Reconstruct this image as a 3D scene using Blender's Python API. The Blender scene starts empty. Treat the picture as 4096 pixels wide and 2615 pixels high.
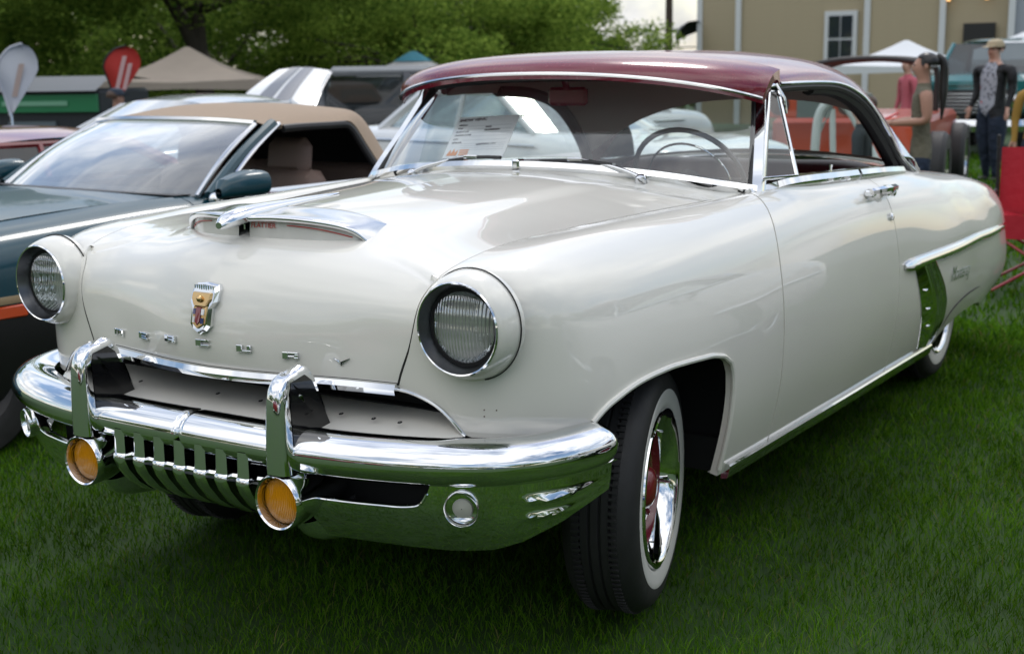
import bpy, math, random
import numpy as np
from mathutils import Vector, Matrix
R=math.radians
random.seed(7); RNG=np.random.default_rng(7)
sc=bpy.context.scene
# ---------------------------------------------------------------- camera
CAMP=(2.2199,-2.9134,1.4390); YAW,PITCH,ROLL=R(-32.319),R(-11.288),R(-0.936)
cd=bpy.data.cameras.new('camera'); cam=bpy.data.objects.new('camera',cd); sc.collection.objects.link(cam)
cf=Vector((math.sin(YAW)*math.cos(PITCH),math.cos(YAW)*math.cos(PITCH),math.sin(PITCH)))
cr=Vector((math.cos(YAW),-math.sin(YAW),0)); cu=cr.cross(cf)
cr,cu=cr*math.cos(ROLL)+cu*math.sin(ROLL),-cr*math.sin(ROLL)+cu*math.cos(ROLL)
cam.matrix_world=Matrix(((cr.x,cu.x,-cf.x,CAMP[0]),(cr.y,cu.y,-cf.y,CAMP[1]),(cr.z,cu.z,-cf.z,CAMP[2]),(0,0,0,1)))
cd.sensor_width=36; cd.lens=45.03; cd.clip_end=2000; cd.clip_start=.05
cd.dof.use_dof=True; cd.dof.focus_distance=3.0; cd.dof.aperture_fstop=4.8
sc.camera=cam
# ---------------------------------------------------------------- sky and sun
SUN_EL,SUN_AZ=R(56),R(338)      # azimuth measured from +Y towards +X
w=bpy.data.worlds.new('World'); sc.world=w; w.use_nodes=True
nt=w.node_tree; nd=nt.nodes; lk=nt.links
bg=nd['Background']; bg.inputs[1].default_value=.145
sky=nd.new('ShaderNodeTexSky'); sky.sky_type='NISHITA'; sky.sun_disc=False
sky.sun_elevation=SUN_EL; sky.sun_rotation=SUN_AZ; sky.air_density=1.2; sky.dust_density=.6
def N(t,**k):
    n=nd.new(t)
    for a,b in k.items(): setattr(n,a,b)
    return n
tc=N('ShaderNodeTexCoord'); sep=N('ShaderNodeSeparateXYZ'); lk.new(tc.outputs['Generated'],sep.inputs[0])
mz=N('ShaderNodeMath',operation='MAXIMUM'); mz.inputs[1].default_value=.06; lk.new(sep.outputs[2],mz.inputs[0])
az=N('ShaderNodeMath',operation='ADD'); az.inputs[1].default_value=.12; lk.new(mz.outputs[0],az.inputs[0])
dv=N('ShaderNodeVectorMath',operation='DIVIDE'); lk.new(tc.outputs['Generated'],dv.inputs[0])
cb=N('ShaderNodeCombineXYZ'); [lk.new(az.outputs[0],cb.inputs[i]) for i in range(3)]; lk.new(cb.outputs[0],dv.inputs[1])
ns=N('ShaderNodeTexNoise'); ns.inputs['Scale'].default_value=.95; ns.inputs['Detail'].default_value=7; ns.inputs['Roughness'].default_value=.6
mp=N('ShaderNodeMapping'); mp.inputs['Location'].default_value=(3.1,1.2,0); lk.new(dv.outputs[0],mp.inputs[0]); lk.new(mp.outputs[0],ns.inputs['Vector'])
rp=N('ShaderNodeValToRGB'); rp.color_ramp.elements[0].position=.40; rp.color_ramp.elements[1].position=.60
lk.new(ns.outputs['Fac'],rp.inputs[0])
ns2=N('ShaderNodeTexNoise'); ns2.inputs['Scale'].default_value=2.2; ns2.inputs['Detail'].default_value=6; lk.new(mp.outputs[0],ns2.inputs['Vector'])
cr2=N('ShaderNodeValToRGB'); cr2.color_ramp.elements[0].position=.3; cr2.color_ramp.elements[0].color=(6.0,6.3,6.8,1)
cr2.color_ramp.elements[1].position=.68; cr2.color_ramp.elements[1].color=(15.5,15.3,15.0,1); lk.new(ns2.outputs['Fac'],cr2.inputs[0])
mx=N('ShaderNodeMix',data_type='RGBA'); lk.new(rp.outputs[0],mx.inputs[0]); 
# cloud deck brighter overhead than at the horizon, as under a real broken overcast
cz_=N('ShaderNodeMapRange'); cz_.inputs[1].default_value=0; cz_.inputs[2].default_value=1; cz_.inputs[3].default_value=.46; cz_.inputs[4].default_value=1.35; lk.new(sep.outputs[2],cz_.inputs[0])
cm_=N('ShaderNodeVectorMath',operation='SCALE'); lk.new(cr2.outputs[0],cm_.inputs[0]); lk.new(cz_.outputs[0],cm_.inputs['Scale'])
lk.new(sky.outputs[0],mx.inputs[6]); lk.new(cm_.outputs[0],mx.inputs[7])
lk.new(mx.outputs[2],bg.inputs[0])
sl=bpy.data.lights.new('sun','SUN'); sl.energy=1.1; sl.angle=R(14); sl.color=(1,.96,.9)
so=bpy.data.objects.new('sun',sl); sc.collection.objects.link(so)
sd=Vector((math.sin(SUN_AZ)*math.cos(SUN_EL),math.cos(SUN_AZ)*math.cos(SUN_EL),math.sin(SUN_EL)))
so.rotation_euler=sd.to_track_quat('Z','Y').to_euler(); so.location=(0,0,30)
vs=sc.view_settings; vs.view_transform='Standard'; vs.look='None'; vs.exposure=.06; vs.gamma=1
sc.cycles.max_bounces=10; sc.cycles.transparent_max_bounces=24; sc.cycles.sample_clamp_indirect=6
sc.cycles.caustics_reflective=False; sc.cycles.caustics_refractive=False
# ---------------------------------------------------------------- materials
MATS={}
def mat(name,col,rough=.5,metal=0,coat=0,spec=.5,noise=None,bump=None,trans=0,emis=None,sheen=0,sub=0):
    """noise=(scale,amount[,detail]) colour mottling; bump=(scale,strength,distance)"""
    if name in MATS: return MATS[name]
    m=bpy.data.materials.new(name); m.use_nodes=True; n=m.node_tree.nodes; l=m.node_tree.links; p=n['Principled BSDF']
    p.inputs['Base Color'].default_value=(*col,1); p.inputs['Roughness'].default_value=rough; p.inputs['Metallic'].default_value=metal
    p.inputs['Coat Weight'].default_value=coat; p.inputs['Coat Roughness'].default_value=.015; p.inputs['Coat IOR'].default_value=1.62; p.inputs['Specular IOR Level'].default_value=spec
    p.inputs['Transmission Weight'].default_value=trans
    if sheen: p.inputs['Sheen Weight'].default_value=sheen
    if emis: p.inputs['Emission Color'].default_value=(*emis[0],1); p.inputs['Emission Strength'].default_value=emis[1]
    t=None
    if noise or bump: t=n.new('ShaderNodeTexCoord')
    if noise:
        x=n.new('ShaderNodeTexNoise'); x.inputs['Scale'].default_value=noise[0]; x.inputs['Detail'].default_value=noise[2] if len(noise)>2 else 4
        l.new(t.outputs['Object'],x.inputs['Vector'])
        r=n.new('ShaderNodeMix'); r.data_type='RGBA'; a=noise[1]
        r.inputs[6].default_value=(*[max(0,c*(1-a)) for c in col],1); r.inputs[7].default_value=(*[min(1,c*(1+a)) for c in col],1)
        l.new(x.outputs['Fac'],r.inputs[0]); l.new(r.outputs[2],p.inputs['Base Color'])
        rr=n.new('ShaderNodeMapRange'); rr.inputs[3].default_value=max(0,rough*.85); rr.inputs[4].default_value=min(1,rough*1.2+.01); l.new(x.outputs['Fac'],rr.inputs[0]); l.new(rr.outputs[0],p.inputs['Roughness'])
    if bump:
        x=n.new('ShaderNodeTexNoise'); x.inputs['Scale'].default_value=bump[0]; x.inputs['Detail'].default_value=3; l.new(t.outputs['Object'],x.inputs['Vector'])
        b=n.new('ShaderNodeBump'); b.inputs['Strength'].default_value=bump[1]; b.inputs['Distance'].default_value=bump[2]; l.new(x.outputs['Fac'],b.inputs['Height']); l.new(b.outputs[0],p.inputs['Normal'])
        if coat: l.new(b.outputs[0],p.inputs['Coat Normal'])
    MATS[name]=m; return m
def glass(name,tint=(.9,.95,.93),ior=1.5,rough=.01,dirt_haze=0.,refl=1.6):
    """thin pane: transparent with a Fresnel reflection"""
    if name in MATS: return MATS[name]
    m=bpy.data.materials.new(name); m.use_nodes=True; n=m.node_tree.nodes; l=m.node_tree.links; n.remove(n['Principled BSDF']); o=n['Material Output']
    tr=n.new('ShaderNodeBsdfTransparent'); tr.inputs[0].default_value=(*tint,1)
    gl=n.new('ShaderNodeBsdfGlossy'); gl.inputs[1].default_value=rough; gl.inputs[0].default_value=(1,1,1,1)
    fr=n.new('ShaderNodeFresnel'); fr.inputs[0].default_value=ior
    ge=n.new('ShaderNodeNewGeometry'); io=n.new('ShaderNodeMapRange'); io.inputs[3].default_value=ior; io.inputs[4].default_value=1/ior; l.new(ge.outputs['Backfacing'],io.inputs[0]); l.new(io.outputs[0],fr.inputs[0])  # same pane from both sides
    sc_=n.new('ShaderNodeMath'); sc_.operation='MULTIPLY'; sc_.inputs[1].default_value=refl; sc_.use_clamp=True
    l.new(fr.outputs[0],sc_.inputs[0])
    mx=n.new('ShaderNodeMixShader'); l.new(sc_.outputs[0],mx.inputs[0]); l.new(tr.outputs[0],mx.inputs[1]); l.new(gl.outputs[0],mx.inputs[2])
    out=mx
    if dirt_haze:  # pale diffuse layer: dirt plus painted haze of the reflected sky
        df=n.new('ShaderNodeBsdfDiffuse'); df.inputs[0].default_value=(.7,.72,.72,1)
        t=n.new('ShaderNodeTexCoord'); x=n.new('ShaderNodeTexNoise'); x.inputs['Scale'].default_value=5; l.new(t.outputs['Object'],x.inputs['Vector'])
        mr=n.new('ShaderNodeMapRange'); mr.inputs[3].default_value=dirt_haze*.5; mr.inputs[4].default_value=dirt_haze*1.5; l.new(x.outputs['Fac'],mr.inputs[0])
        m2=n.new('ShaderNodeMixShader'); l.new(mr.outputs[0],m2.inputs[0]); l.new(mx.outputs[0],m2.inputs[1]); l.new(df.outputs[0],m2.inputs[2]); out=m2
    l.new(out.outputs[0],o.inputs[0]); MATS[name]=m; return m
# ---------------------------------------------------------------- mesh helpers
def link(o): sc.collection.objects.link(o); return o
def mesh(name,v,f,m=None,parent=None,smooth=True,kind=None,auto=None):
    me=bpy.data.meshes.new(name); me.from_pydata([tuple(map(float,p)) for p in v],[],[tuple(map(int,q)) for q in f]); me.update()
    if m: me.materials.append(m)
    if smooth: me.polygons.foreach_set('use_smooth',[True]*len(me.polygons))
    o=link(bpy.data.objects.new(name,me))
    if auto: me.set_sharp_from_angle(angle=R(auto))
    if parent: o.parent=parent
    if kind: o['kind']=kind
    return o
def thing(name,label,cat,loc=(0,0,0),rz=0,group=None):
    o=link(bpy.data.objects.new(name,None)); o.location=loc; o.rotation_euler=(0,0,rz); o.empty_display_size=.2
    o['label']=label; o['category']=cat
    if group: o['group']=group
    return o
def tag(o,label,cat,group=None):
    o['label']=label; o['category']=cat
    if group: o['group']=group
    return o
class MB:
    """collects shapes, builds ONE mesh"""
    def __init__(s): s.v=[]; s.f=[]
    def add(s,v,f):
        b=len(s.v); s.v+= [tuple(p) for p in v]; s.f+=[tuple(b+i for i in q) for q in f]; return s
    def box(s,c,d,rz=0,bev=0,rx=0):
        x,y,z=[k/2 for k in d]
        if bev<=0:
            v=[(i*x,j*y,k*z) for i in(-1,1) for j in(-1,1) for k in(-1,1)]
            f=[(0,1,3,2),(4,6,7,5),(0,4,5,1),(2,3,7,6),(0,2,6,4),(1,5,7,3)]
        else:
            b=min(bev,x*.99,y*.99,z*.99); v=[];f=[]
            import itertools
            key={}
            for sx,sy,sz in itertools.product((-1,1),repeat=3):
                for a in range(3):
                    p=[sx*(x-b),sy*(y-b),sz*(z-b)]; p[a]=(sx*x,sy*y,sz*z)[a]; key[(sx,sy,sz,a)]=len(v); v.append(tuple(p))
            K=lambda *q:key[q]
            for a in range(3):
                o1,o2=[i for i in range(3) if i!=a]
                for sg in(-1,1):
                    q=[]
                    for e1,e2 in((-1,-1),(1,-1),(1,1),(-1,1)):
                        k=[0,0,0];k[a]=sg;k[o1]=e1;k[o2]=e2;q.append(K(*k,a))
                    f.append(tuple(q))
                for e1 in(-1,1):
                    for e2 in(-1,1):
                        k0=[0,0,0];k1=[0,0,0];k0[o1]=k1[o1]=e1;k0[o2]=k1[o2]=e2;k0[a]=-1;k1[a]=1
                        f.append((K(*k0,o1),K(*k1,o1),K(*k1,o2),K(*k0,o2)))
            for sg in itertools.product((-1,1),repeat=3): f.append(tuple(K(*sg,a) for a in range(3)))
        ca,sa=math.cos(rz),math.sin(rz); cx,sx_=math.cos(rx),math.sin(rx)
        o=[]
        for p in v:
            px,py,pz=p; py,pz=py*cx-pz*sx_,py*sx_+pz*cx
            o.append((c[0]+px*ca-py*sa,c[1]+px*sa+py*ca,c[2]+pz))
        return s.add(o,f)
    def tube(s,path,r,n=8,cap=True,flat=None):
        P=np.array(path,float); k=len(P); r=np.broadcast_to(np.array(r,float),(k,))
        T=np.gradient(P,axis=0); T/=np.linalg.norm(T,axis=1)[:,None]+1e-12
        a=np.array([0,0,1.]) if abs(T[0][2])<.9 else np.array([1.,0,0]); u=np.cross(T[0],a);u/=np.linalg.norm(u)
        v=[];f=[]
        for i in range(k):
            u=u-T[i]*(u@T[i]); u/=np.linalg.norm(u); w_=np.cross(T[i],u)
            for j in range(n):
                t=2*math.pi*j/n; v.append(P[i]+r[i]*(math.cos(t)*u+math.sin(t)*w_))
        for i in range(k-1):
            for j in range(n): f.append((i*n+j,i*n+(j+1)%n,(i+1)*n+(j+1)%n,(i+1)*n+j))
        if cap: f.append(tuple(range(n))[::-1]); f.append(tuple((k-1)*n+j for j in range(n)))
        return s.add(v,f)
    def lathe(s,prof,o,ax,n=32,cap0=False,cap1=False,a0=0,a1=2*math.pi):
        """prof: (radius, height along axis)"""
        ax=Vector(ax).normalized(); u=ax.orthogonal().normalized()
        if abs(ax.z)<.9: u=Vector((0,0,1))-ax*ax.z; u.normalize()
        w_=ax.cross(u); o=Vector(o); v=[];f=[]; full=abs(a1-a0-2*math.pi)<1e-6; m=n if full else n+1
        for (r,h) in prof:
            for j in range(m):
                t=a0+(a1-a0)*j/n; v.append(o+ax*h+u*(r*math.cos(t))+w_*(r*math.sin(t)))
        for i in range(len(prof)-1):
            for j in range(n):
                j2=(j+1)%m; f.append((i*m+j,i*m+j2,(i+1)*m+j2,(i+1)*m+j))
        if cap0: f.append(tuple(range(m))[::-1])
        if cap1: f.append(tuple((len(prof)-1)*m+j for j in range(m)))
        return s.add(v,f)
    def prism(s,poly,a,b,axis='x'):
        """extrude polygon (2D) between a and b along axis; poly coords are the two other axes in xyz order"""
        n=len(poly); mk={'x':lambda p,t:(t,p[0],p[1]),'y':lambda p,t:(p[0],t,p[1]),'z':lambda p,t:(p[0],p[1],t)}[axis]
        v=[mk(p,a) for p in poly]+[mk(p,b) for p in poly]
        f=[tuple(range(n))[::-1],tuple(range(n,2*n))]+[(i,(i+1)%n,n+(i+1)%n,n+i) for i in range(n)]
        return s.add(v,f)
    def grid(s,G,closeu=False):
        a,b=G.shape[:2]; v=G.reshape(-1,3); f=[]
        for i in range(a-1+(1 if closeu else 0)):
            for j in range(b-1): i2=(i+1)%a; f.append((i*b+j,i*b+j+1,i2*b+j+1,i2*b+j))
        return s.add(v,f)
    def ico(s,c,r,sub=1):
        import bmesh
        bm=bmesh.new(); bmesh.ops.create_icosphere(bm,subdivisions=sub,radius=1); bm.verts.ensure_lookup_table()
        rr=np.broadcast_to(np.array(r,float),(3,))
        s.add([(c[0]+p.co.x*rr[0],c[1]+p.co.y*rr[1],c[2]+p.co.z*rr[2]) for p in bm.verts],[[q.index for q in f.verts] for f in bm.faces]); bm.free(); return s
    def build(s,name,m,parent=None,smooth=True,auto=35,kind=None): return mesh(name,s.v,s.f,m,parent,smooth,kind,auto if smooth else None)
def spl(t,P,s):
    """natural cubic spline through P(t), evaluated at s"""
    t=np.asarray(t,float); P=np.asarray(P,float); n=len(t); h=np.diff(t)
    if n==2: a=((s-t[0])/h[0])[:,None]; return P[0]*(1-a)+P[1]*a
    A=np.zeros((n,n)); B=np.zeros((n,P.shape[1])); A[0,0]=A[-1,-1]=1
    for i in range(1,n-1):
        A[i,i-1]=h[i-1];A[i,i]=2*(h[i-1]+h[i]);A[i,i+1]=h[i]; B[i]=6*((P[i+1]-P[i])/h[i]-(P[i]-P[i-1])/h[i-1])
    M=np.linalg.solve(A,B); k=np.clip(np.searchsorted(t,s)-1,0,n-2); a=(t[k+1]-s)[:,None]; b=(s-t[k])[:,None]; hk=h[k][:,None]
    return M[k]*a**3/(6*hk)+M[k+1]*b**3/(6*hk)+(P[k]/hk-M[k]*hk/6)*a+(P[k+1]/hk-M[k+1]*hk/6)*b
def curve(P,n,closed=False):
    P=np.array(P,float); d=np.r_[0,np.cumsum(np.linalg.norm(np.diff(P,axis=0),axis=1)**.6)]
    return spl(d,P,np.linspace(0,d[-1],n))
def pars(G,ax):
    d=np.linalg.norm(np.diff(G,axis=ax),axis=2)**.6; d=d.mean(axis=1-ax); return np.r_[0,np.cumsum(d)]
def loft(G,nu,nv,us=None,vs_=None):
    """spline surface through the control grid G (rows, cols, 3)"""
    G=np.array(G,float); pu=pars(G,0); pv=pars(G,1)
    vs_=np.linspace(0,pv[-1],nv) if vs_ is None else vs_
    us=np.linspace(0,pu[-1],nu) if us is None else us
    A=spl(pv,G.transpose(1,0,2).reshape(len(pv),-1),vs_).reshape(len(vs_),len(pu),3).transpose(1,0,2)
    return spl(pu,A.reshape(len(pu),-1),us).reshape(len(us),len(vs_),3)
def mirx(G): H=np.array(G,float).copy(); H[...,0]*=-1; return H
def both(G): # half grid with cols from x=0 outwards -> full width
    return np.concatenate([mirx(G[:,:0:-1]),G],axis=1)
def gnorm(G):
    n=np.cross(np.gradient(G,axis=0),np.gradient(G,axis=1)); n/=np.linalg.norm(n,axis=2)[...,None]+1e-12; return n
def panel(name,G,m,parent,flip=False,edge=.014,inset=.0025,sides='ABCD',smooth=True):
    """grid panel with its rim folded inwards, so the gap to its neighbour is real"""
    n=gnorm(G); a,b=G.shape[:2]; G=G.copy(); ref=np.array([0,G[...,1].mean(),.55])
    if (n*(G-ref)).sum()<0: n=-n
    def shift(sl,sl2,nn):
        d=G[sl2]-G[sl]; d/=np.linalg.norm(d,axis=-1)[...,None]+1e-12; G[sl]=G[sl]+d*inset
    if 'A' in sides: shift((0,slice(None)),(1,slice(None)),0)
    if 'B' in sides: shift((-1,slice(None)),(-2,slice(None)),0)
    if 'C' in sides: shift((slice(None),0),(slice(None),1),0)
    if 'D' in sides: shift((slice(None),-1),(slice(None),-2),0)
    mb=MB(); mb.grid(G)
    def rim(P,Nn):
        k=len(P); r1=.003; Q=np.stack([P,P-Nn*r1,P-Nn*edge],1); mb.grid(Q)
    if 'A' in sides: rim(G[0],n[0])
    if 'B' in sides: rim(G[-1],n[-1])
    if 'C' in sides: rim(G[:,0],n[:,0])
    if 'D' in sides: rim(G[:,-1],n[:,-1])
    o=mb.build(name,m,parent,auto=50); return o
def sweep(path,prof,up=(0,0,1),closed_prof=True,cap=True,scale=None,outward=None):
    """profile (a,b): a along side vector (right of travel, horizontal), b along up"""
    P=np.array(path,float); T=np.gradient(P,axis=0); T/=np.linalg.norm(T,axis=1)[:,None]; up=np.array(up,float)
    mb=MB(); rows=[]
    for i in range(len(P)):
        s_=np.cross(T[i],up); s_/=np.linalg.norm(s_); u_=np.cross(s_,T[i]); k=1 if scale is None else scale[i]
        rows.append([P[i]+s_*a*k+u_*b*k for a,b in prof])
    Gd=np.array(rows)
    if closed_prof: Gd=np.concatenate([Gd,Gd[:,:1]],1)
    m_=Gd.shape[1]; mb.grid(Gd)
    if cap: n_=len(prof); mb.f.append(tuple(range(n_))); mb.f.append(tuple((len(P)-1)*m_+j for j in range(n_))[::-1])
    return mb
def text(name,body,size,loc,rot,m,parent=None,ext=.001,align='LEFT',shear=0,space=1,bold=0):
    c_=bpy.data.curves.new(name,'FONT'); c_.body=body; c_.size=size; c_.extrude=ext; c_.align_x=align; c_.shear=shear; c_.space_character=space; c_.offset=bold
    t_=bpy.data.objects.new(name+'_tmp',c_); link(t_); bpy.context.view_layer.update()
    me=bpy.data.meshes.new_from_object(t_); bpy.data.objects.remove(t_); me.name=name; me.materials.clear(); me.materials.append(m)
    o=link(bpy.data.objects.new(name,me))
    if isinstance(rot,Matrix): o.matrix_world=rot
    else: o.location=loc; o.rotation_euler=rot
    if parent: o.parent=parent
    return o
def frame(o,x,z):
    """matrix with local x along x, local z along z (normal), origin o"""
    x=Vector(x).normalized(); z=Vector(z); z=(z-x*z.dot(x)).normalized(); y=z.cross(x)
    return Matrix(((x.x,y.x,z.x,o[0]),(x.y,y.y,z.y,o[1]),(x.z,y.z,z.z,o[2]),(0,0,0,1)))
# ================================================================ the white hardtop
M_WHITE=mat('white_paint',(.76,.74,.68),rough=.35,coat=1,spec=.12,noise=(3,.03))
M_RED=mat('burgundy_paint',(.17,.008,.024),rough=.25,coat=.6,spec=.4,noise=(60,.15))
M_CHROME=mat('chrome',(.80,.81,.82),rough=.035,metal=1)
M_STEEL=mat('stainless_trim',(.70,.71,.72),rough=.14,metal=1)
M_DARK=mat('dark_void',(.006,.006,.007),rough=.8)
M_RUBBER=mat('tyre_rubber',(.016,.016,.017),rough=.62,noise=(30,.3),bump=(90,.3,.002))
M_RUBBERS=mat('window_rubber',(.012,.012,.013),rough=.5)
M_WW=mat('whitewall_rubber',(.62,.61,.58),rough=.5,noise=(14,.06))
M_GREYIN=mat('headliner_cloth',(.50,.47,.43),rough=.9)
M_REDIN=mat('burgundy_vinyl',(.10,.008,.014),rough=.45)
M_GLASS=glass('window_glass',(.80,.87,.85),dirt_haze=.02)
M_WSG=glass('windscreen_glass',(.93,.96,.95),dirt_haze=.04,refl=2.2)
M_SEAMSH=mat('seam_shadow',(.02,.02,.018),rough=.9)
hero=thing('hardtop_car','cream white two-door 1950s hardtop with burgundy roof and chrome bumper','car')
# ---- side of the body: rows run from the hood seam at the nose to the tail, columns from the top seam to the sill
def row(*p): return [tuple(q) for q in p]
SIDE=[
 row((.578,-.626,.990),(.560,-.650,.955),(.553,-.669,.922),(.548,-.680,.880),(.535,-.684,.830),(.508,-.686,.760),(.490,-.680,.660),(.475,-.67,.50),(.465,-.66,.35)),
 row((.587,-.560,1.012),(.645,-.600,1.002),(.665,-.628,.965),(.675,-.640,.920),(.682,-.645,.870),(.684,-.650,.790),(.684,-.650,.680),(.675,-.64,.50),(.665,-.62,.35)),
 row((.595,-.450,1.031),(.700,-.505,1.024),(.765,-.545,.985),(.792,-.560,.932),(.800,-.566,.870),(.800,-.570,.780),(.795,-.570,.670),(.780,-.55,.50),(.765,-.54,.35)),
 row((.602,-.300,1.041),(.705,-.36,1.038),(.792,-.405,1.003),(.840,-.425,.945),(.862,-.432,.870),(.874,-.435,.780),(.878,-.435,.670),(.865,-.42,.50),(.845,-.41,.34)),
 row((.612,-.11,1.045),(.710,-.14,1.048),(.800,-.16,1.013),(.857,-.17,.952),(.886,-.17,.870),(.902,-.17,.780),(.908,-.17,.670),(.896,-.17,.50),(.865,-.17,.335)),
 row((.622,.10,1.046),(.716,.09,1.053),(.806,.08,1.020),(.865,.08,.957),(.895,.08,.870),(.912,.08,.780),(.919,.08,.670),(.908,.08,.50),(.872,.08,.33)),
 row((.630,.256,1.046),(.723,.256,1.055),(.811,.256,1.024),(.870,.256,.960),(.900,.256,.870),(.917,.256,.780),(.924,.256,.670),(.914,.256,.50),(.876,.256,.325)),
 row((.648,.48,1.047),(.740,.46,1.057),(.818,.44,1.027),(.875,.43,.962),(.905,.43,.870),(.922,.43,.780),(.929,.43,.670),(.918,.43,.50),(.880,.43,.322)),
 row((.720,.80,1.060),(.768,.765,1.060),(.828,.715,1.030),(.880,.655,.964),(.909,.627,.870),(.925,.615,.780),(.932,.61,.670),(.921,.61,.50),(.882,.61,.318)),
 row((.765,.98,1.078),(.792,.97,1.062),(.838,.955,1.030),(.884,.93,.962),(.911,.92,.870),(.927,.915,.780),(.934,.91,.665),(.923,.91,.495),(.884,.91,.310)),
 row((.782,1.20,1.077),(.802,1.20,1.052),(.845,1.20,1.022),(.887,1.20,.957),(.913,1.20,.866),(.928,1.20,.775),(.935,1.20,.66),(.925,1.20,.49),(.886,1.20,.301)),
 row((.786,1.50,1.066),(.806,1.50,1.040),(.849,1.50,1.010),(.889,1.50,.946),(.914,1.50,.856),(.929,1.50,.765),(.936,1.50,.65),(.926,1.50,.48),(.886,1.50,.291)),
 row((.786,1.80,1.054),(.806,1.80,1.028),(.850,1.80,.997),(.889,1.80,.933),(.914,1.80,.845),(.929,1.80,.754),(.936,1.80,.64),(.926,1.80,.47),(.885,1.80,.281)),
 row((.782,2.05,1.042),(.803,2.05,1.018),(.850,2.05,.986),(.890,2.05,.922),(.916,2.05,.836),(.932,2.05,.745),(.940,2.05,.632),(.930,2.05,.462),(.884,2.05,.273)),
 row((.765,2.35,1.022),(.795,2.35,1.004),(.848,2.35,.972),(.891,2.35,.908),(.920,2.35,.824),(.940,2.35,.735),(.949,2.35,.622),(.938,2.35,.452),(.884,2.35,.266)),
 row((.735,2.70,.992),(.780,2.70,.980),(.843,2.70,.948),(.890,2.70,.884),(.922,2.70,.802),(.944,2.70,.715),(.953,2.70,.602),(.940,2.70,.442),(.890,2.70,.290)),
 row((.705,3.05,.962),(.762,3.05,.952),(.832,3.05,.920),(.880,3.05,.856),(.913,3.05,.776),(.936,3.05,.69),(.945,3.05,.58),(.932,3.05,.43),(.885,3.05,.29)),
 row((.680,3.40,.925),(.740,3.40,.917),(.812,3.40,.885),(.866,3.40,.822),(.902,3.40,.744),(.926,3.40,.66),(.936,3.40,.555),(.922,3.40,.42),(.874,3.40,.285)),
 row((.655,3.70,.885),(.712,3.70,.877),(.788,3.70,.846),(.842,3.70,.785),(.880,3.70,.71),(.906,3.70,.63),(.916,3.70,.53),(.900,3.70,.40),(.852,3.70,.30)),
 row((.63,3.92,.845),(.675,3.92,.837),(.742,3.92,.807),(.796,3.92,.75),(.846,3.92,.68),(.873,3.92,.605),(.884,3.92,.51),(.868,3.92,.40),(.81,3.92,.32)),
 row((.59,4.05,.80),(.62,4.05,.792),(.665,4.05,.765),(.705,4.05,.715),(.755,4.05,.65),(.778,4.05,.58),(.788,4.05,.50),(.772,4.05,.41),(.72,4.05,.345)),
 row((.50,4.11,.76),(.52,4.11,.752),(.545,4.11,.73),(.565,4.11,.69),(.58,4.11,.63),(.595,4.11,.57),(.60,4.11,.495),(.59,4.11,.42),(.57,4.11,.37)),
]
SIDE=np.array(SIDE,float)
for y_,d_ in ((3.40,.005),(3.70,.018),(3.92,.009)): SIDE[np.abs(SIDE[:,5,1]-y_)<.01,3:8,0]+=d_
for y_,u_ in ((3.40,((.742,.922),(.822,.896),(.878,.838),(.908,.75))),(3.70,((.716,.888),(.802,.866),(.866,.812),(.906,.728))),(3.92,((.684,.862),(.770,.840),(.832,.788),(.872,.705))),(4.05,((.632,.832),(.698,.812),(.750,.765),(.788,.685)))):
    k_=np.where(np.abs(SIDE[:,5,1]-y_)<.01)[0][0]
    for j_,(x_,z_) in enumerate(u_): SIDE[k_,1+j_,0]=x_; SIDE[k_,1+j_,2]=z_
    SIDE[k_,0,2]=u_[0][1]+.004
SIDE[SIDE[:,5,1]>3.6,2:8,0]-=.009
PU=pars(SIDE,0); PV=pars(SIDE,1); NT=161; VT=np.linspace(0,PV[-1],NT)
def side_cols(us): return loft(SIDE,0,0,us=np.asarray(us,float),vs_=VT)      # (len(us),NT,3)
def uidx(i): return PU[i]
ARCH_Y=[-.47,-.45,-.42,-.365,-.295,-.22,-.12,0,.115,.185,.23,.25,.256]; ARCH_Z=[.645,.655,.68,.70,.716,.72,.721,.714,.705,.69,.664,.627,.575]
OPX=[.50,.55,.60,.635,.655,.667]; OPZ=[.745,.738,.715,.685,.662,.645]
def zclip(P):
    x,y=P[:,0],P[:,1]
    return np.where(y<-.47,np.interp(x,OPX,OPZ),np.interp(y,ARCH_Y,ARCH_Z))
def resample(C,tend,K):
    s=np.linspace(0,1,K)*tend; i=np.clip(s.astype(int),0,len(C)-2); a=(s-i)[:,None]; return C[i]*(1-a)+C[i+1]*a
def tclip(C,zc):
    g=C[:,2]-zc; k=np.where((g[:-1]>0)&(g[1:]<=0))[0]
    if len(k)==0: return float(len(C)-1)
    k=k[0]; return k+g[k]/(g[k]-g[k+1])
K=44
def cl(a,b,n,p=1.): t=np.linspace(0,1,n); return a+(b-a)*t**p
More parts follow.
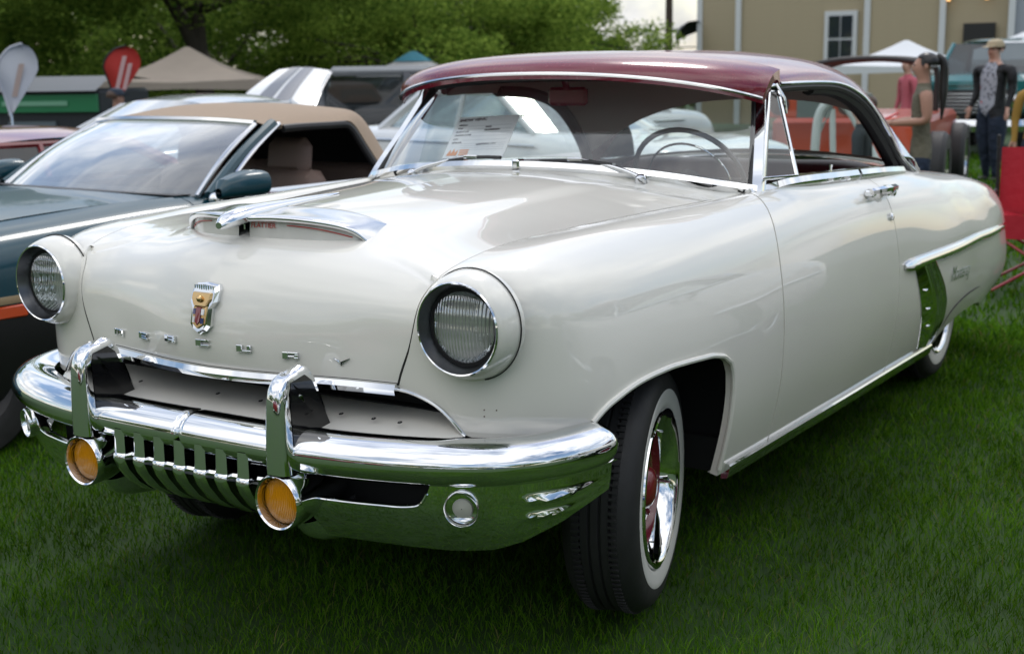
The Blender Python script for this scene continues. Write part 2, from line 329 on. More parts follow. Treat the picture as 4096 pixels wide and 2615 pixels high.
# front fender
u_arch=uidx(6); u_df=uidx(8); u_dr=uidx(12)
usF=np.r_[cl(0,uidx(3),34)[:-1],cl(uidx(3),uidx(5),22)[:-1],uidx(5)+(u_arch-uidx(5))*np.sin(np.linspace(0,math.pi/2,26))]
CF=side_cols(usF); TF=[tclip(C,zclip(C)) for C in CF]
GF=np.array([resample(C,t,K) for C,t in zip(CF,TF)])
usB=cl(u_arch,u_df,14); CB=side_cols(usB); te=TF[-1]
GB=np.array([np.concatenate([resample(C,te,K),[C[int(round(te))+int((NT-1-te)*q/12)] for q in range(1,13)]]) for C in CB])
def fender_mesh(name,sgn,parent):
    A,B=GF.copy(),GB.copy()
    # leave the door gap, then fold the rims
    d=B[-2]-B[-1]; d/=np.linalg.norm(d,axis=1)[:,None]; B[-1]+=d*.0035
    mb=MB(); mb.grid(A); mb.grid(B)
    def rim(P,Q,e=.016):
        """P border, Q next row inside: fold away from the outer face"""
        t=np.gradient(P,axis=0); n=np.cross(t,Q-P); n/=np.linalg.norm(n,axis=1)[:,None]+1e-9
        if (n*np.array([1,-.2,.35])).sum(1).mean()<0: n=-n
        mb.grid(np.stack([P,P-n*.003,P-n*e],1))
    rim(B[-1],B[-2]); rim(A[:,0],A[:,1]); rim(B[:,0],B[:,1]); rim(A[0],A[1]); rim(A[:,-1],A[:,-2],.022); rim(B[0,K-1:],B[1,K-1:],.022); rim(B[:,-1],B[:,-2],.03)
    v=np.array(mb.v)
    if sgn<0: v[:,0]*=-1
    o=mesh(name,v,mb.f,M_WHITE,parent)
    import bmesh
    bm=bmesh.new(); bm.from_mesh(o.data); bmesh.ops.remove_doubles(bm,verts=bm.verts,dist=.0002); bmesh.ops.recalc_face_normals(bm,faces=bm.faces); bm.to_mesh(o.data); bm.free()
    o.data.set_sharp_from_angle(angle=R(48)); return o
for s_ in (1,-1):
    fd=fender_mesh('front_fender',s_,hero)
    # rolled lip round the wheel opening
    Pth=np.concatenate([GF[np.array([i for i,C in enumerate(GF) if C[-1][1]>-.46])][:,-1],GB[0,K:]])
    Pth=curve(Pth[::2],60); Pth[:,0]+=.001
    if s_<0: Pth=mirx(Pth)
    MB().tube(Pth,.0075,8).build('arch_lip',M_WHITE,fd)
    G=side_cols(cl(u_df,u_dr,46))[:,::4]; Z=np.array(G)
    if s_<0: G=mirx(G)
    door=panel('door',G,M_WHITE,hero,flip=(s_>0),inset=.0045)
    for u_ in (u_df,u_dr):
        g_=side_cols([u_-.02,u_+.02])[:,::4]-np.array([.011,0,.004]); g_=g_ if s_>0 else mirx(g_); MB().grid(g_).build('door_gap_shade',M_SEAMSH,door)  # dark backing strip standing in for shadow inside the door gap
    sm=np.concatenate([GF[0][::-1],GF[1:,0],GB[1:,0]]); sm=sm[(sm[:,1]<.70)&(sm[:,2]>.76)]-np.array([.004,-.004,.010]); sm=sm if s_>0 else mirx(sm); MB().tube(curve(sm[::3],60),.0055,6).build('hood_gap_shade',M_SEAMSH,fd)  # dark tube under the hood edge, painting the gap's shadow
    usQ=cl(u_dr,PU[-1],90); CQ=side_cols(usQ)
    def qz(P):
        return np.interp(P[:,1],[2.45,2.50,2.56,2.66,2.80,3.0,3.2,3.33,3.42,3.46,3.6],[.0,.262,.30,.325,.342,.348,.342,.325,.30,.27,0])
    GQ=np.array([resample(C,tclip(C,qz(C)),K) for C in CQ])
    if s_<0: GQ=mirx(GQ)
    panel('quarter_panel',GQ,M_WHITE,hero,flip=(s_>0),inset=.002,edge=.02)
def side_pt(y,z,off=0.):
    """point on the left body side at (y,z), moved out by off"""
    C=side_cols([np.interp(y,SIDE[3:,5,1],PU[3:])])[0]; q=C[40:]; o_=np.argsort(q[:,2]); return np.array([np.interp(z,q[o_,2],q[o_,0])+off,y,z])
# ---- hood
HOOD=np.array([
 row((0,-.772,.757),(.130,-.762,.757),(.260,-.738,.757),(.390,-.710,.756),(.500,-.686,.753)),
 row((0,-.780,.817),(.135,-.766,.816),(.265,-.737,.813),(.400,-.703,.808),(.519,-.683,.800)),
 row((0,-.771,.885),(.135,-.757,.882),(.270,-.730,.876),(.410,-.698,.868),(.540,-.685,.860)),
 row((0,-.747,.950),(.135,-.735,.945),(.275,-.708,.936),(.415,-.682,.924),(.548,-.673,.908)),
 row((0,-.706,1.006),(.135,-.695,1.000),(.280,-.668,.988),(.425,-.648,.970),(.553,-.658,.945)),
 row((0,-.642,1.047),(.140,-.632,1.040),(.285,-.606,1.022),(.430,-.602,1.000),(.562,-.641,.970)),
 row((0,-.545,1.073),(.140,-.535,1.066),(.290,-.516,1.043),(.440,-.530,1.021),(.574,-.612,.992)),
 row((0,-.400,1.090),(.145,-.400,1.083),(.295,-.395,1.062),(.445,-.410,1.040),(.588,-.510,1.021)),
 row((0,-.200,1.101),(.150,-.200,1.094),(.300,-.200,1.076),(.455,-.220,1.053),(.600,-.310,1.040)),
 row((0,.100,1.112),(.155,.100,1.106),(.310,.100,1.089),(.465,.090,1.066),(.616,.050,1.046)),
 row((0,.350,1.119),(.157,.350,1.114),(.317,.350,1.098),(.480,.350,1.073),(.634,.330,1.047)),
 row((0,.560,1.123),(.160,.565,1.119),(.325,.585,1.104),(.490,.620,1.078),(.655,.715,1.046))])
NC=46; GHh=loft(HOOD,90,NC)
def sst(a,b,x): t=np.clip((x-a)/(b-a),0,1); return t*t*(3-2*t)
_x,_y,_z=GHh[...,0],GHh[...,1],GHh[...,2]; _w=.285+.05*np.clip((_y+.5)/1.0,0,1)      # raised centre panel behind the ornament
GHh[...,2]+=.010*(1-sst(_w,_w+.07,_x))*sst(-.60,-.40,_y)*(1-sst(.38,.58,_y))*(_z>1.0)
SEAM=np.concatenate([GF[0][::-1],GF[1:,0],GB[1:,0]]); SEAM=SEAM[SEAM[:,1]<.70]      # the fender's own edge
for i in range(90):
    e=GHh[i,-1]; k=np.argmin(((SEAM-e)**2).sum(1)); dl=SEAM[k]-e
    if e[1]>.62: dl=dl*max(0,(.72-e[1])/.10)
    GHh[i]+=dl[None]*sst(.5,1,np.arange(NC)/(NC-1))[:,None]
GH=both(GHh); hood=panel('hood',GH,M_WHITE,hero,flip=False,inset=.003,edge=.02)
def hood_pt(x,y):
    Gf=GH.reshape(-1,3); m_=Gf[:,2]>.6; q=Gf[m_]; d=(q[:,0]-x)**2+(q[:,1]-y)**2; k=np.argsort(d)[:4]; w_=1/(d[k]+1e-6); return (q[k]*w_[:,None]).sum(0)/w_.sum()
# hood lower chrome lip
P=GH[0].copy(); P[:,1]-=.006; P[:,2]-=.010
sweep(curve(P[np.linspace(0,len(P)-1,18).astype(int)],80),[(.012,-.012),(.016,0),(.010,.012),(0,.013),(-.02,.008),(-.02,-.012)]).build('hood_lip_trim',M_CHROME,hero)
# cowl between hood and windscreen
WB=np.array([(0,.650,1.128),(.18,.657,1.125),(.34,.682,1.115),(.50,.722,1.099),(.64,.775,1.077),(.745,.835,1.058)])
C0=np.array([(0,.572,1.117),(.18,.578,1.112),(.34,.600,1.096),(.50,.635,1.070),(.64,.715,1.040),(.715,.700,1.044)])
GC=both(loft(np.array([C0,(C0+WB)/2+[0,0,-.002],WB+[0,.02,.004]]),9,20)); panel('cowl',GC,M_WHITE,hero,sides='')
# deck lid and tail
D=np.array([[(0,2.86,1.035),(.25,2.85,1.03),(.48,2.80,1.01),(.68,2.72,.985)],[(0,3.1,1.02),(.25,3.1,1.015),(.48,3.08,.978),(.690,3.05,.958)],[(0,3.5,.965),(.25,3.5,.962),(.46,3.47,.945),(.668,3.42,.918)],[(0,3.9,.88),(.24,3.9,.878),(.44,3.86,.862),(.63,3.86,.852)],[(0,4.09,.77),(.22,4.09,.77),(.40,4.08,.765),(.535,4.085,.77)],[(0,4.13,.5),(.2,4.13,.5),(.4,4.125,.5),(.57,4.11,.5)]])
panel('deck_lid',both(loft(D,30,16)),M_WHITE,hero,sides='')
# ---- headlights
def headlight(s):
    o=(s*.680,-.640,.8985); ax=(s*.03,-1,0.0)
    b=MB().lathe([(.121,-.02),(.1225,0),(.1215,.012),(.118,.030),(.112,.048),(.106,.058),(.102,.062)],o,ax,64).build('headlight_bezel',M_WHITE,hero)
    MB().lathe([(.1025,.060),(.1035,.0645),(.1010,.0680),(.0985,.0665)],o,ax,64).build('chrome_rim',M_CHROME,b); MB().lathe([(.0985,.0665),(.094,.054),(.0880,.040),(.0855,.030)],o,ax,64).build('inner_bevel',mat('satin_bevel',(.13,.135,.145),rough=.3,metal=1),b)
    MB().lathe([(.0865,.036),(.080,.037),(.078,.035)],o,ax,48).build('lens_retainer',M_DARK,b)
    rf=MB().lathe([(.082,.030),(.070,.006),(.05,-.018),(.025,-.032),(.004,-.036)],o,ax,48); rf.build('reflector',M_REFL,b)
    lens=MB().lathe([(.0835,.030)]+[(.0835*math.cos(t),.030+.022*math.sin(t)) for t in np.linspace(.1,1.5,9)],o,ax,48,cap1=True)
    lens.build('lens',M_LENS,b)
    MB().tube(curve([(o[0]+.1245*math.cos(t),o[1]+.0015,o[2]+.1245*math.sin(t)) for t in np.linspace(0,2*math.pi,33)],65),.0016,6).build('seam',M_SEAMSH,b)
def flutes(n,l,sc_,dist,st):
    t=n.new('ShaderNodeTexCoord'); wv=n.new('ShaderNodeTexWave'); wv.bands_direction='X'; wv.inputs['Scale'].default_value=sc_; wv.inputs['Distortion'].default_value=.2
    wz=n.new('ShaderNodeTexWave'); wz.bands_direction='Z'; wz.inputs['Scale'].default_value=9; ad=n.new('ShaderNodeMath'); ad.operation='MULTIPLY_ADD'; ad.inputs[1].default_value=.6
    l.new(t.outputs['Object'],wv.inputs['Vector']); l.new(t.outputs['Object'],wz.inputs['Vector']); l.new(wz.outputs['Fac'],ad.inputs[0]); l.new(wv.outputs['Fac'],ad.inputs[2])
    b=n.new('ShaderNodeBump'); b.inputs['Strength'].default_value=st; b.inputs['Distance'].default_value=dist; l.new(ad.outputs[0],b.inputs['Height']); return b
def lens_mat(name,sc_):
    m=bpy.data.materials.new(name); m.use_nodes=True; n=m.node_tree.nodes; l=m.node_tree.links; n.remove(n['Principled BSDF']); o=n['Material Output']
    tr=n.new('ShaderNodeBsdfTransparent'); tr.inputs[0].default_value=(.93,.96,.97,1); g=n.new('ShaderNodeBsdfGlossy'); g.inputs['Roughness'].default_value=.04; b=flutes(n,l,sc_,.003,1.0); l.new(b.outputs[0],g.inputs['Normal'])
    lw=n.new('ShaderNodeLayerWeight'); lw.inputs[0].default_value=.25; mr=n.new('ShaderNodeMapRange'); mr.inputs[3].default_value=.42; mr.inputs[4].default_value=.6; l.new(lw.outputs['Facing'],mr.inputs[0])
    x=n.new('ShaderNodeMixShader'); l.new(mr.outputs[0],x.inputs[0]); l.new(tr.outputs[0],x.inputs[1]); l.new(g.outputs[0],x.inputs[2]); l.new(x.outputs[0],o.inputs[0]); return m
M_REFL=mat('reflector_silver',(.88,.91,.94),rough=.05,metal=1); _b=flutes(M_REFL.node_tree.nodes,M_REFL.node_tree.links,30,.006,1.0); M_REFL.node_tree.links.new(_b.outputs[0],M_REFL.node_tree.nodes['Principled BSDF'].inputs['Normal'])
M_LENS=lens_mat('fluted_lens',38)
def fluted(name,col,sc_):
    m=mat(name,col,rough=.18,coat=.25,spec=.3); n=m.node_tree.nodes; l=m.node_tree.links; t=n.new('ShaderNodeTexCoord'); wv=n.new('ShaderNodeTexWave'); wv.bands_direction='X'; wv.inputs['Scale'].default_value=sc_; wv.inputs['Distortion'].default_value=1.2; wv.inputs['Detail'].default_value=1
    l.new(t.outputs['Object'],wv.inputs['Vector']); b=n.new('ShaderNodeBump'); b.inputs['Strength'].default_value=.8; b.inputs['Distance'].default_value=.003; l.new(wv.outputs['Fac'],b.inputs['Height']); l.new(b.outputs[0],n['Principled BSDF'].inputs['Normal']); return m
M_AMBER=fluted('amber_lens',(.74,.285,.002),60)
headlight(1); headlight(-1)
# ---- grille cavity and gravel pan
P0=[(x,np.interp(abs(x),[0,.3,.5,.61,.662],[-.800,-.795,-.770,-.715,-.664]),.655-.008*(abs(x)/.66)**2) for x in np.linspace(-.662,.662,31)]
P1=[(x*.99,np.interp(abs(x),[0,.3,.5,.65],[-.66,-.655,-.64,-.62]),.671-.012*(abs(x)/.66)**4) for x in np.linspace(-.655,.655,31)]
P2=[(x*.95,np.interp(abs(x),[0,.3,.5,.65],[-.60,-.595,-.59,-.58]),.672) for x in np.linspace(-.635,.635,31)]
Gp=np.array([P0,P1,P2]); gp=MB().grid(loft(Gp,10,31)).build('gravel_pan',M_WHITE,hero)
for x in (-.30,-.02,.12,.31,.36,.45,.52): MB().lathe([(.006,0),(.001,.001)],(x,-.725+.08*abs(x)**2,.6775-.012*abs(x)),(0,-.3,1),10).build('rivet_hole',M_DARK,gp)
MB().box((0,-.55,.74),(.98,.02,.14)).box((0,-.52,.665),(1.1,.14,.02)).build('grille_cavity',M_DARK,hero,smooth=False)
for s in (1,-1):
    # bright edge of the grille opening on each fender
    Pg=np.array([C[-1] for C in GF if C[-1][1]<-.6 and C[-1][0]<.668]); Pg=curve(Pg[::2],24); Pg[:,1]-=.002; Pg[:,2]-=.002
    if s<0: Pg=mirx(Pg)
    MB().tube(Pg,.0045,8).build('grille_edge_trim',M_STEEL,hero)
# ---- bumper
BX=[0,.3,.5,.7,.82,.90,.935,.945]; BY=[-.885,-.88,-.855,-.795,-.72,-.61,-.50,-.43]
_P=np.c_[BX,BY,np.zeros(8)]; _d=np.r_[0,np.cumsum(np.linalg.norm(np.diff(_P,axis=0),axis=1)**.6)]; half=spl(_d,_P,np.r_[0,.004,.008,.013,.02,.03,np.linspace(.05,1,54)]*_d[-1])
BP=np.concatenate([mirx(half[:0:-1]),half])       # plan path from right to left
BP=BP[:, :]
bprof=curve([(-.115,.648),(-.075,.661),(-.03,.656),(-.004,.632),(.002,.610),(-.006,.585),(-.022,.569),(-.05,.562),(-.11,.562)],22)[:,:2]
def bump_sec(i,grow=0):
    p=BP[i]; t=BP[min(i+1,len(BP)-1)]-BP[max(i-1,0)]; t/=np.linalg.norm(t); nrm=np.array([t[1],-t[0],0])   # outwards
    k=1-.22*math.exp(-(p[0]/.0055)**2); e=min(i,len(BP)-1-i); k*=[.55,.82,.93,.98][e] if e<4 else 1
    return [p+nrm*(a*1.0-(1-k)*.05)+np.array([0,0,.61+(b-.61)*k]) for a,b in bprof]
Gb=np.array([bump_sec(i) for i in range(len(BP))]); mb=MB(); mb.grid(Gb); nb=len(bprof); mb.f.append(tuple(range(nb))); mb.f.append(tuple((len(BP)-1)*nb+j for j in range(nb))[::-1])
bumper=mb.build('front_bumper',M_CHROME,hero,auto=60)
def ztop(x): return np.interp(abs(x),[.30,.36,.62,.640,.652,.660,.664],[.51,.51,.512,.520,.535,.552,.567])
for s in (1,-1):
    xs=np.r_[np.linspace(.355,.62,14),np.linspace(.63,.668,12),np.linspace(.68,.944,26)]; rows=[]
    idx=np.searchsorted(half[:,0],xs)
    for x in xs:
        y=np.interp(x,half[:,0],half[:,1]); i=np.argmin(np.abs(half[:,0]-x)); t=half[min(i+1,59)]-half[max(i-1,0)]; t/=np.linalg.norm(t); nrm=np.array([t[1],-t[0],0])
        zt=float(ztop(x)); zb=np.interp(x,[.35,.5,.7,.8,.86,.91,.944],[.405,.405,.397,.40,.418,.455,.50]); c_=[]
        for q in np.linspace(0,1,16):
            z=zt+(zb-zt)*q; f_=(.566-z)/.17; off=-.030-.010*f_-.055*max(0,f_)**2.6
            if x>.84:   # two raised flutes near the bumper's end
                for z0 in (.525,.487): off+=.010*math.exp(-((z-z0)/.008)**2)*min(1,(x-.84)/.02)*min(1,max(0,(.94-x)/.03))
            c_.append(np.array([x,y,0])+nrm*off+np.array([0,0,z]))
        rows.append(c_)
    Ga=np.array(rows); Ga=Ga if s>0 else mirx(Ga)
    lipP=Ga[:,0]; 
    m_=MB().grid(Ga).grid(np.stack([lipP,lipP+[0,.012,.003],lipP+[0,.03,-.004]],1)); ap=m_.build('bumper_apron',M_CHROME,bumper)
    q=Ga[:14+10,0]; MB().tube(curve(q[::2],30),.0035,8).build('slot_edge',M_CHROME,ap)
    # parking lamp
    pc=(s*.719,-.7555,.517); ax=(s*.36,-1,-.06)
    MB().lathe([(.036,-.03),(.040,-.012),(.0405,.004),(.038,.008),(.035,.004),(.034,-.016)],pc,ax,36).build('parking_lamp_ring',M_CHROME,ap)
    MB().lathe([(.034,-.022),(.030,-.015),(.024,-.012),(.022,-.004),(.012,-.001),(0.001,0)],pc,ax,30).build('parking_lamp_lens',mat('frosted_lens',(.42,.42,.38),rough=.35,coat=.3),ap)
    # overrider with fog lamp pod
    gx=s*.322; ring=[]
    for z,yf,yb,wd in [(.572,-.906,-.735,.034),(.60,-.907,-.730,.033),(.66,-.906,-.735,.0305),(.70,-.904,-.748,.0285),(.74,-.901,-.764,.0265),(.765,-.896,-.776,.0245),(.783,-.886,-.785,.0215),(.794,-.870,-.796,.0160),(.799,-.846,-.815,.007)]:
        lo=[]
        for t in np.linspace(0,2*math.pi,28,endpoint=False):
            cc,ss=math.cos(t),math.sin(t); e=.40
            lo.append((gx+wd*abs(cc)**e*math.copysign(1,cc),(yf+yb)/2+(yb-yf)/2*abs(ss)**e*math.copysign(1,ss),z+(.006*ss if z>.75 else 0)))
        ring.append(lo+[lo[0]])
    mb=MB().grid(np.array(ring)); mb.f.append(tuple(8*29+j for j in range(28)))
    gd=mb.build('overrider',M_CHROME,bumper,auto=70)
    for q in (1,-1):   # black plate painting the dark cavity's reflection on the chrome side
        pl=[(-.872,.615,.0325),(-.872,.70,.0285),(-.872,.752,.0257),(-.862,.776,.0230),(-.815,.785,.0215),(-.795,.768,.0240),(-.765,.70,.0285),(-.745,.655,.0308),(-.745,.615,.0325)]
        mesh('guard_dark_reflection',[(gx+q*(w_+.0012),y,z) for y,z,w_ in pl],[tuple(range(9))],mat('painted_dark_reflection',(.008,.008,.009),rough=.12,coat=.6),gd,smooth=False)
    pc=(gx,-.897,.508); ax=(0,-1,0)
    MB().lathe([(.020,-.25),(.045,-.20),(.060,-.13),(.064,-.06),(.0655,-.012),(.0645,.004),(.061,.009),(.0575,.006),(.0550,-.006),(.0545,-.018)],pc,ax,56).build('fog_lamp_pod',M_CHROME,gd)
    # lower skirt of the pod, meeting the apron
    sk=np.array([[(gx+s*a,y,z) for a,y,z in ((-.075,-.70,.50),(-.055,-.80,.455),(0,-.835,.440),(.055,-.80,.455),(.09,-.74,.50))],[(gx+s*a,y,z) for a,y,z in ((-.08,-.66,.46),(-.06,-.76,.415),(0,-.80,.395),(.06,-.775,.405),(.095,-.73,.44))],[(gx+s*a,y,z) for a,y,z in ((-.08,-.6,.42),(-.06,-.68,.39),(0,-.72,.375),(.06,-.69,.38),(.095,-.65,.40))]])
    MB().grid(loft(sk,10,20)).build('pod_skirt',M_CHROME,gd)
    MB().lathe([(.0545,-.016)]+[(.0545*math.cos(t),-.016+.012*math.sin(t)) for t in np.linspace(.1,1.5,8)],pc,ax,48,cap1=True).build('amber_lens',M_AMBER,gd)
    MB().lathe([(.052,-.032),(.045,-.040),(.02,-.05),(.002,-.051)],pc,ax,32).build('lamp_reflector',mat('amber_reflector',(.92,.72,.25),rough=.25,metal=.6),gd)
    # white lower valance of the fender, just above the bumper
# centre grille: seven teeth over a ribbed pan
for k in range(-3,4):
    x=k*.068; rows=[]
    for z,y,wd,dp in [(.602,-.884,.017,.03),(.575,-.885,.0175,.03),(.5415,-.886,.0185,.035),(.5385,-.8895,.0195,.04),(.526,-.891,.0205,.04),(.50,-.880,.021,.04),(.46,-.850,.0215,.04),(.43,-.812,.022,.04),(.412,-.765,.022,.04)]:
        rows.append([(x-wd,y+dp,z),(x-wd,y+.004,z),(x-wd*.6,y-.002,z),(x+wd*.6,y-.002,z),(x+wd,y+.004,z),(x+wd,y+dp,z)])
    MB().grid(np.array(rows)).build('grille_tooth',M_CHROME,bumper,auto=40)
pan=[]
for z,y in [(.534,-.862),(.527,-.878),(.50,-.868),(.46,-.836),(.43,-.80),(.408,-.75),(.40,-.69)]: pan.append([(x,y+.03*(abs(x)/.27)**2,z) for x in np.linspace(-.27,.27,21)])
MB().grid(loft(np.array(pan),16,21)).build('grille_pan',mat('shade_dark_chrome',(.05,.055,.05),rough=.15,metal=1),bumper)  # chrome darkened in its colour to paint the shade between the teeth
sweep([(x,-.872+.03*(abs(x)/.27)**2,.534) for x in np.linspace(-.27,.27,15)],[(.006,-.006),(.008,0),(.004,.006),(-.01,.006),(-.01,-.006)]).build('grille_bar',M_CHROME,bumper)
MB().box((0,-.70,.50),(1.24,.02,.15)).box((0,-.62,.40),(1.2,.2,.015)).build('grille_backing',M_DARK,bumper,smooth=False)
# ---- badge, letters, ornament
M_GOLD=mat('gold_badge',(.62,.42,.20),rough=.22,metal=1); M_BLUE=mat('blue_enamel',(.01,.015,.12),rough=.2,coat=1); M_REDE=mat('red_enamel',(.20,.008,.02),rough=.2,coat=1); M_WHE=mat('white_enamel',(.75,.75,.75),rough=.2,coat=1)
def hood_front(x,z):
    q=GH.reshape(-1,3); q=q[q[:,1]<-.6]; d=(q[:,0]-x)**2+(q[:,2]-z)**2; k=np.argsort(d)[:6]; w_=1/(d[k]+1e-6); return (q[k]*w_[:,None]).sum(0)/w_.sum()
def badge_layer(name,poly,d0,d1,m,parent,shrink=.88):
    n=len(poly); cx=sum(p[0] for p in poly)/n; cz=sum(p[1] for p in poly)/n; v=[];f=[]
    for d,sk in ((d0,1),(d1*.55+d0*.45,1),(d1,shrink)):
        for x,z in poly:
            px,pz=cx+(x-cx)*sk,cz+(z-cz)*sk; b=hood_front(px,pz); v.append((px,b[1]-d,pz))
    for r_ in range(2):
        for j in range(n): f.append((r_*n+j,r_*n+(j+1)%n,(r_+1)*n+(j+1)%n,(r_+1)*n+j))
    f.append(tuple(2*n+j for j in range(n))); return mesh(name,v,f,m,parent,smooth=False)
cz0=.897; BS=.87
shield=[(-.047,.052),(-.040,.066),(0,.071),(.040,.066),(.047,.052),(.047,.022),(.034,.004),(.034,-.044),(.022,-.058),(0,-.068),(-.022,-.058),(-.034,-.044),(-.034,.004),(-.047,.022)]
bd=badge_layer('hood_badge',[(x*BS,cz0+z*BS) for x,z in shield],-.002,.020,M_CHROME,hero)
badge_layer('badge_wings',[(x*.62*BS,cz0+z*BS) for x,z in ((-.058,.046),(.058,.046),(.058,.030),(.036,.010),(-.036,.010),(-.058,.030))],.014,.0245,M_GOLD,bd,.9)
badge_layer('badge_field',[(x*BS,cz0+z*BS) for x,z in ((-.022,.010),(.022,.010),(.022,-.036),(0,-.050),(-.022,-.036))],.012,.0225,M_GOLD,bd,.95)
badge_layer('badge_stripe',[(x*BS,cz0+z*BS) for x,z in ((-.009,.008),(.009,.008),(.009,-.030),(0,-.040),(-.009,-.030))],.018,.0245,M_REDE,bd,.95)
for sx,zz,m_ in ((-1,-.004,M_BLUE),(1,-.004,M_WHE),(-1,-.026,M_WHE),(1,-.028,M_BLUE)): badge_layer('badge_quarter',[((sx*.0155+a)*BS,cz0+(zz+b)*BS) for a,b in ((-.005,-.008),(.005,-.008),(.005,.008),(-.005,.008))],.018,.0238,m_,bd,.95)
MB().ico((0,hood_front(0,cz0+.026)[1]-.025,cz0+.026),.0085,2).build('badge_boss',M_GOLD,bd)
for k in range(-4,5): 
    x=k*.0074; z=cz0+.052-abs(k)*.0005; MB().box((x,hood_front(x,z)[1]-.014,z),(.0035,.014,.012)).build('badge_flute',M_CHROME,bd)
def letter(ch,x,z,wd=.040,ht=.0165):
    S={'M':[(0,0,.16,1),(.84,0,1,1),(.42,.2,.58,1),(.16,.75,.84,1)],'E':[(0,0,.3,1),(.3,0,1,.28),(.3,.4,.85,.6),(.3,.75,1,1)],'R':[(0,0,.35,1),(.35,.72,1,1),(.78,.3,1,.72),(.35,.3,.78,.5),(.72,0,1,.3)],'C':[(0,0,.38,1),(.38,0,1,.28),(.38,.72,1,1)],'U':[(0,0,.4,1),(.4,0,1,.28),(.74,.28,1,1)]}
    mb=MB(); b=hood_front(x,z); b2=hood_front(x+.02,z); sl=(b2[1]-b[1])/(b2[0]-b[0]); an=math.atan(sl)
    if ch=='Y':
        for pl in ([(-.5,.5),(-.1,-.1),(0,-.5),(.05,-.05),(-.05,.1)],[(.5,.5),(.1,-.1),(0,-.5),(-.05,-.05),(.05,.1)]):
            mb.prism([(p[0]*wd,p[1]*ht*1.1) for p in pl],-.005,.009,'y')
    else:
        for a,c_,e,g in S[ch]: mb.box(((a+e)/2*wd-wd/2,0,(c_+g)/2*ht-ht/2),((e-a)*wd,.016,(g-c_)*ht),bev=.0012)
    ca,sa=math.cos(an),math.sin(an)
    mb.v=[(x+p[0]*ca-p[1]*sa,b[1]+p[0]*sa+p[1]*ca,z+p[2]) for p in mb.v]
    mb.build('hood_letter',M_CHROME,hero,auto=25)
for ch,x,z in (('M',-.367,.796),('E',-.242,.804),('R',-.121,.813),('C',0,.817),('U',.121,.813),('R',.242,.804),('Y',.367,.796)): letter(ch,x,z)
# ornament: a bird over a wide scoop lip
orn=None
prof=[(-.708,1.088,.010,.008),(-.700,1.092,.018,.014),(-.675,1.098,.026,.020),(-.64,1.103,.029,.022),(-.60,1.107,.028,.021),(-.55,1.111,.024,.018),(-.48,1.116,.019,.013),(-.40,1.120,.014,.010),(-.32,1.123,.010,.007),(-.265,1.125,.007,.005),(-.257,1.125,.003,.002)]
rg=[]
for y,z,wx,wz in prof:
    lo=[(wx*math.cos(t),y,z+wz*math.sin(t)) for t in np.linspace(0,2*math.pi,20,endpoint=False)]; rg.append(lo+[lo[0]])
mb=MB().grid(np.array(rg)); mb.f.append(tuple(range(20))); mb.f.append(tuple(10*21+j for j in range(20)))
orn=mb.build('hood_ornament',M_CHROME,hero)
MB().box((0,-.615,1.085),(.005,.012,.030)).build('scoop_divider',M_STEEL,orn,smooth=False)
for s in (1,-1):
    X_=[.018,.10,.19,.25,.277,.297]; YF=[-.640,-.630,-.597,-.560,-.538,-.515]; ZF=[1.101,1.104,1.097,1.083,1.068,1.042]; YB=[-.47,-.465,-.442,-.425,-.412,-.402]; ZB=[1.109,1.110,1.102,1.087,1.072,1.050]
    fr_=[(s*x,y,z) for x,y,z in zip(X_,YF,ZF)]; bk=[(s*x,y,z) for x,y,z in zip(X_,YB,ZB)]; md=[(s*x,(y+y2)/2,(z+z2)/2+.004) for x,y,y2,z,z2 in zip(X_,YF,YB,ZF,ZB)]; lf=[(p[0],p[1]+.010,p[2]+.004) for p in fr_]
    dn=[(p[0],p[1]+.012,hood_pt(p[0],p[1]+.012)[2]-.003) for p in bk]; und=[(p[0],p[1]+.004,p[2]-.009) for p in fr_]; und2=[(p[0],p[1]+.05,p[2]-.014) for p in fr_]
    Gw=loft(np.array([und2,und,fr_,lf,md,bk,dn]),40,26); tipc=Gw[:,-1]; ce=tipc.mean(0)
    MB().grid(Gw).grid(np.stack([tipc,tipc*.3+ce*.7],1)).build('ornament_wing',M_STEEL,orn,auto=60)
    # recessed face under the lip, with painted red lettering
    fc=np.array([[(p[0],p[1]+.020,p[2]-.006) for p in fr_],[(p[0],p[1]+.016,hood_pt(p[0],p[1]+.016)[2]-.002) for p in fr_]])
    MB().grid(loft(fc,4,24)).build('scoop_face',mat('scoop_grey',(.60,.59,.56),rough=.3,coat=.7),orn)
MB().tube(curve([(.125,-.607,1.084),(.17,-.592,1.080),(.22,-.566,1.070),(.265,-.532,1.054)],16),.0014,6).build('red_pinstripe',mat('red_pinstripe_paint',(.45,.03,.02),rough=.4),orn)
MB().tube(curve([(-.125,-.607,1.084),(-.17,-.592,1.080),(-.22,-.566,1.070),(-.265,-.532,1.054)],16),.0014,6).build('red_pinstripe',MATS['red_pinstripe_paint'],orn)
text('scoop_lettering','FLATTIER',.017,None,frame((.026,-.626,1.077),(.09,.013,.0),(0,-1,.15)),MATS['red_pinstripe_paint'],orn,ext=.0004)
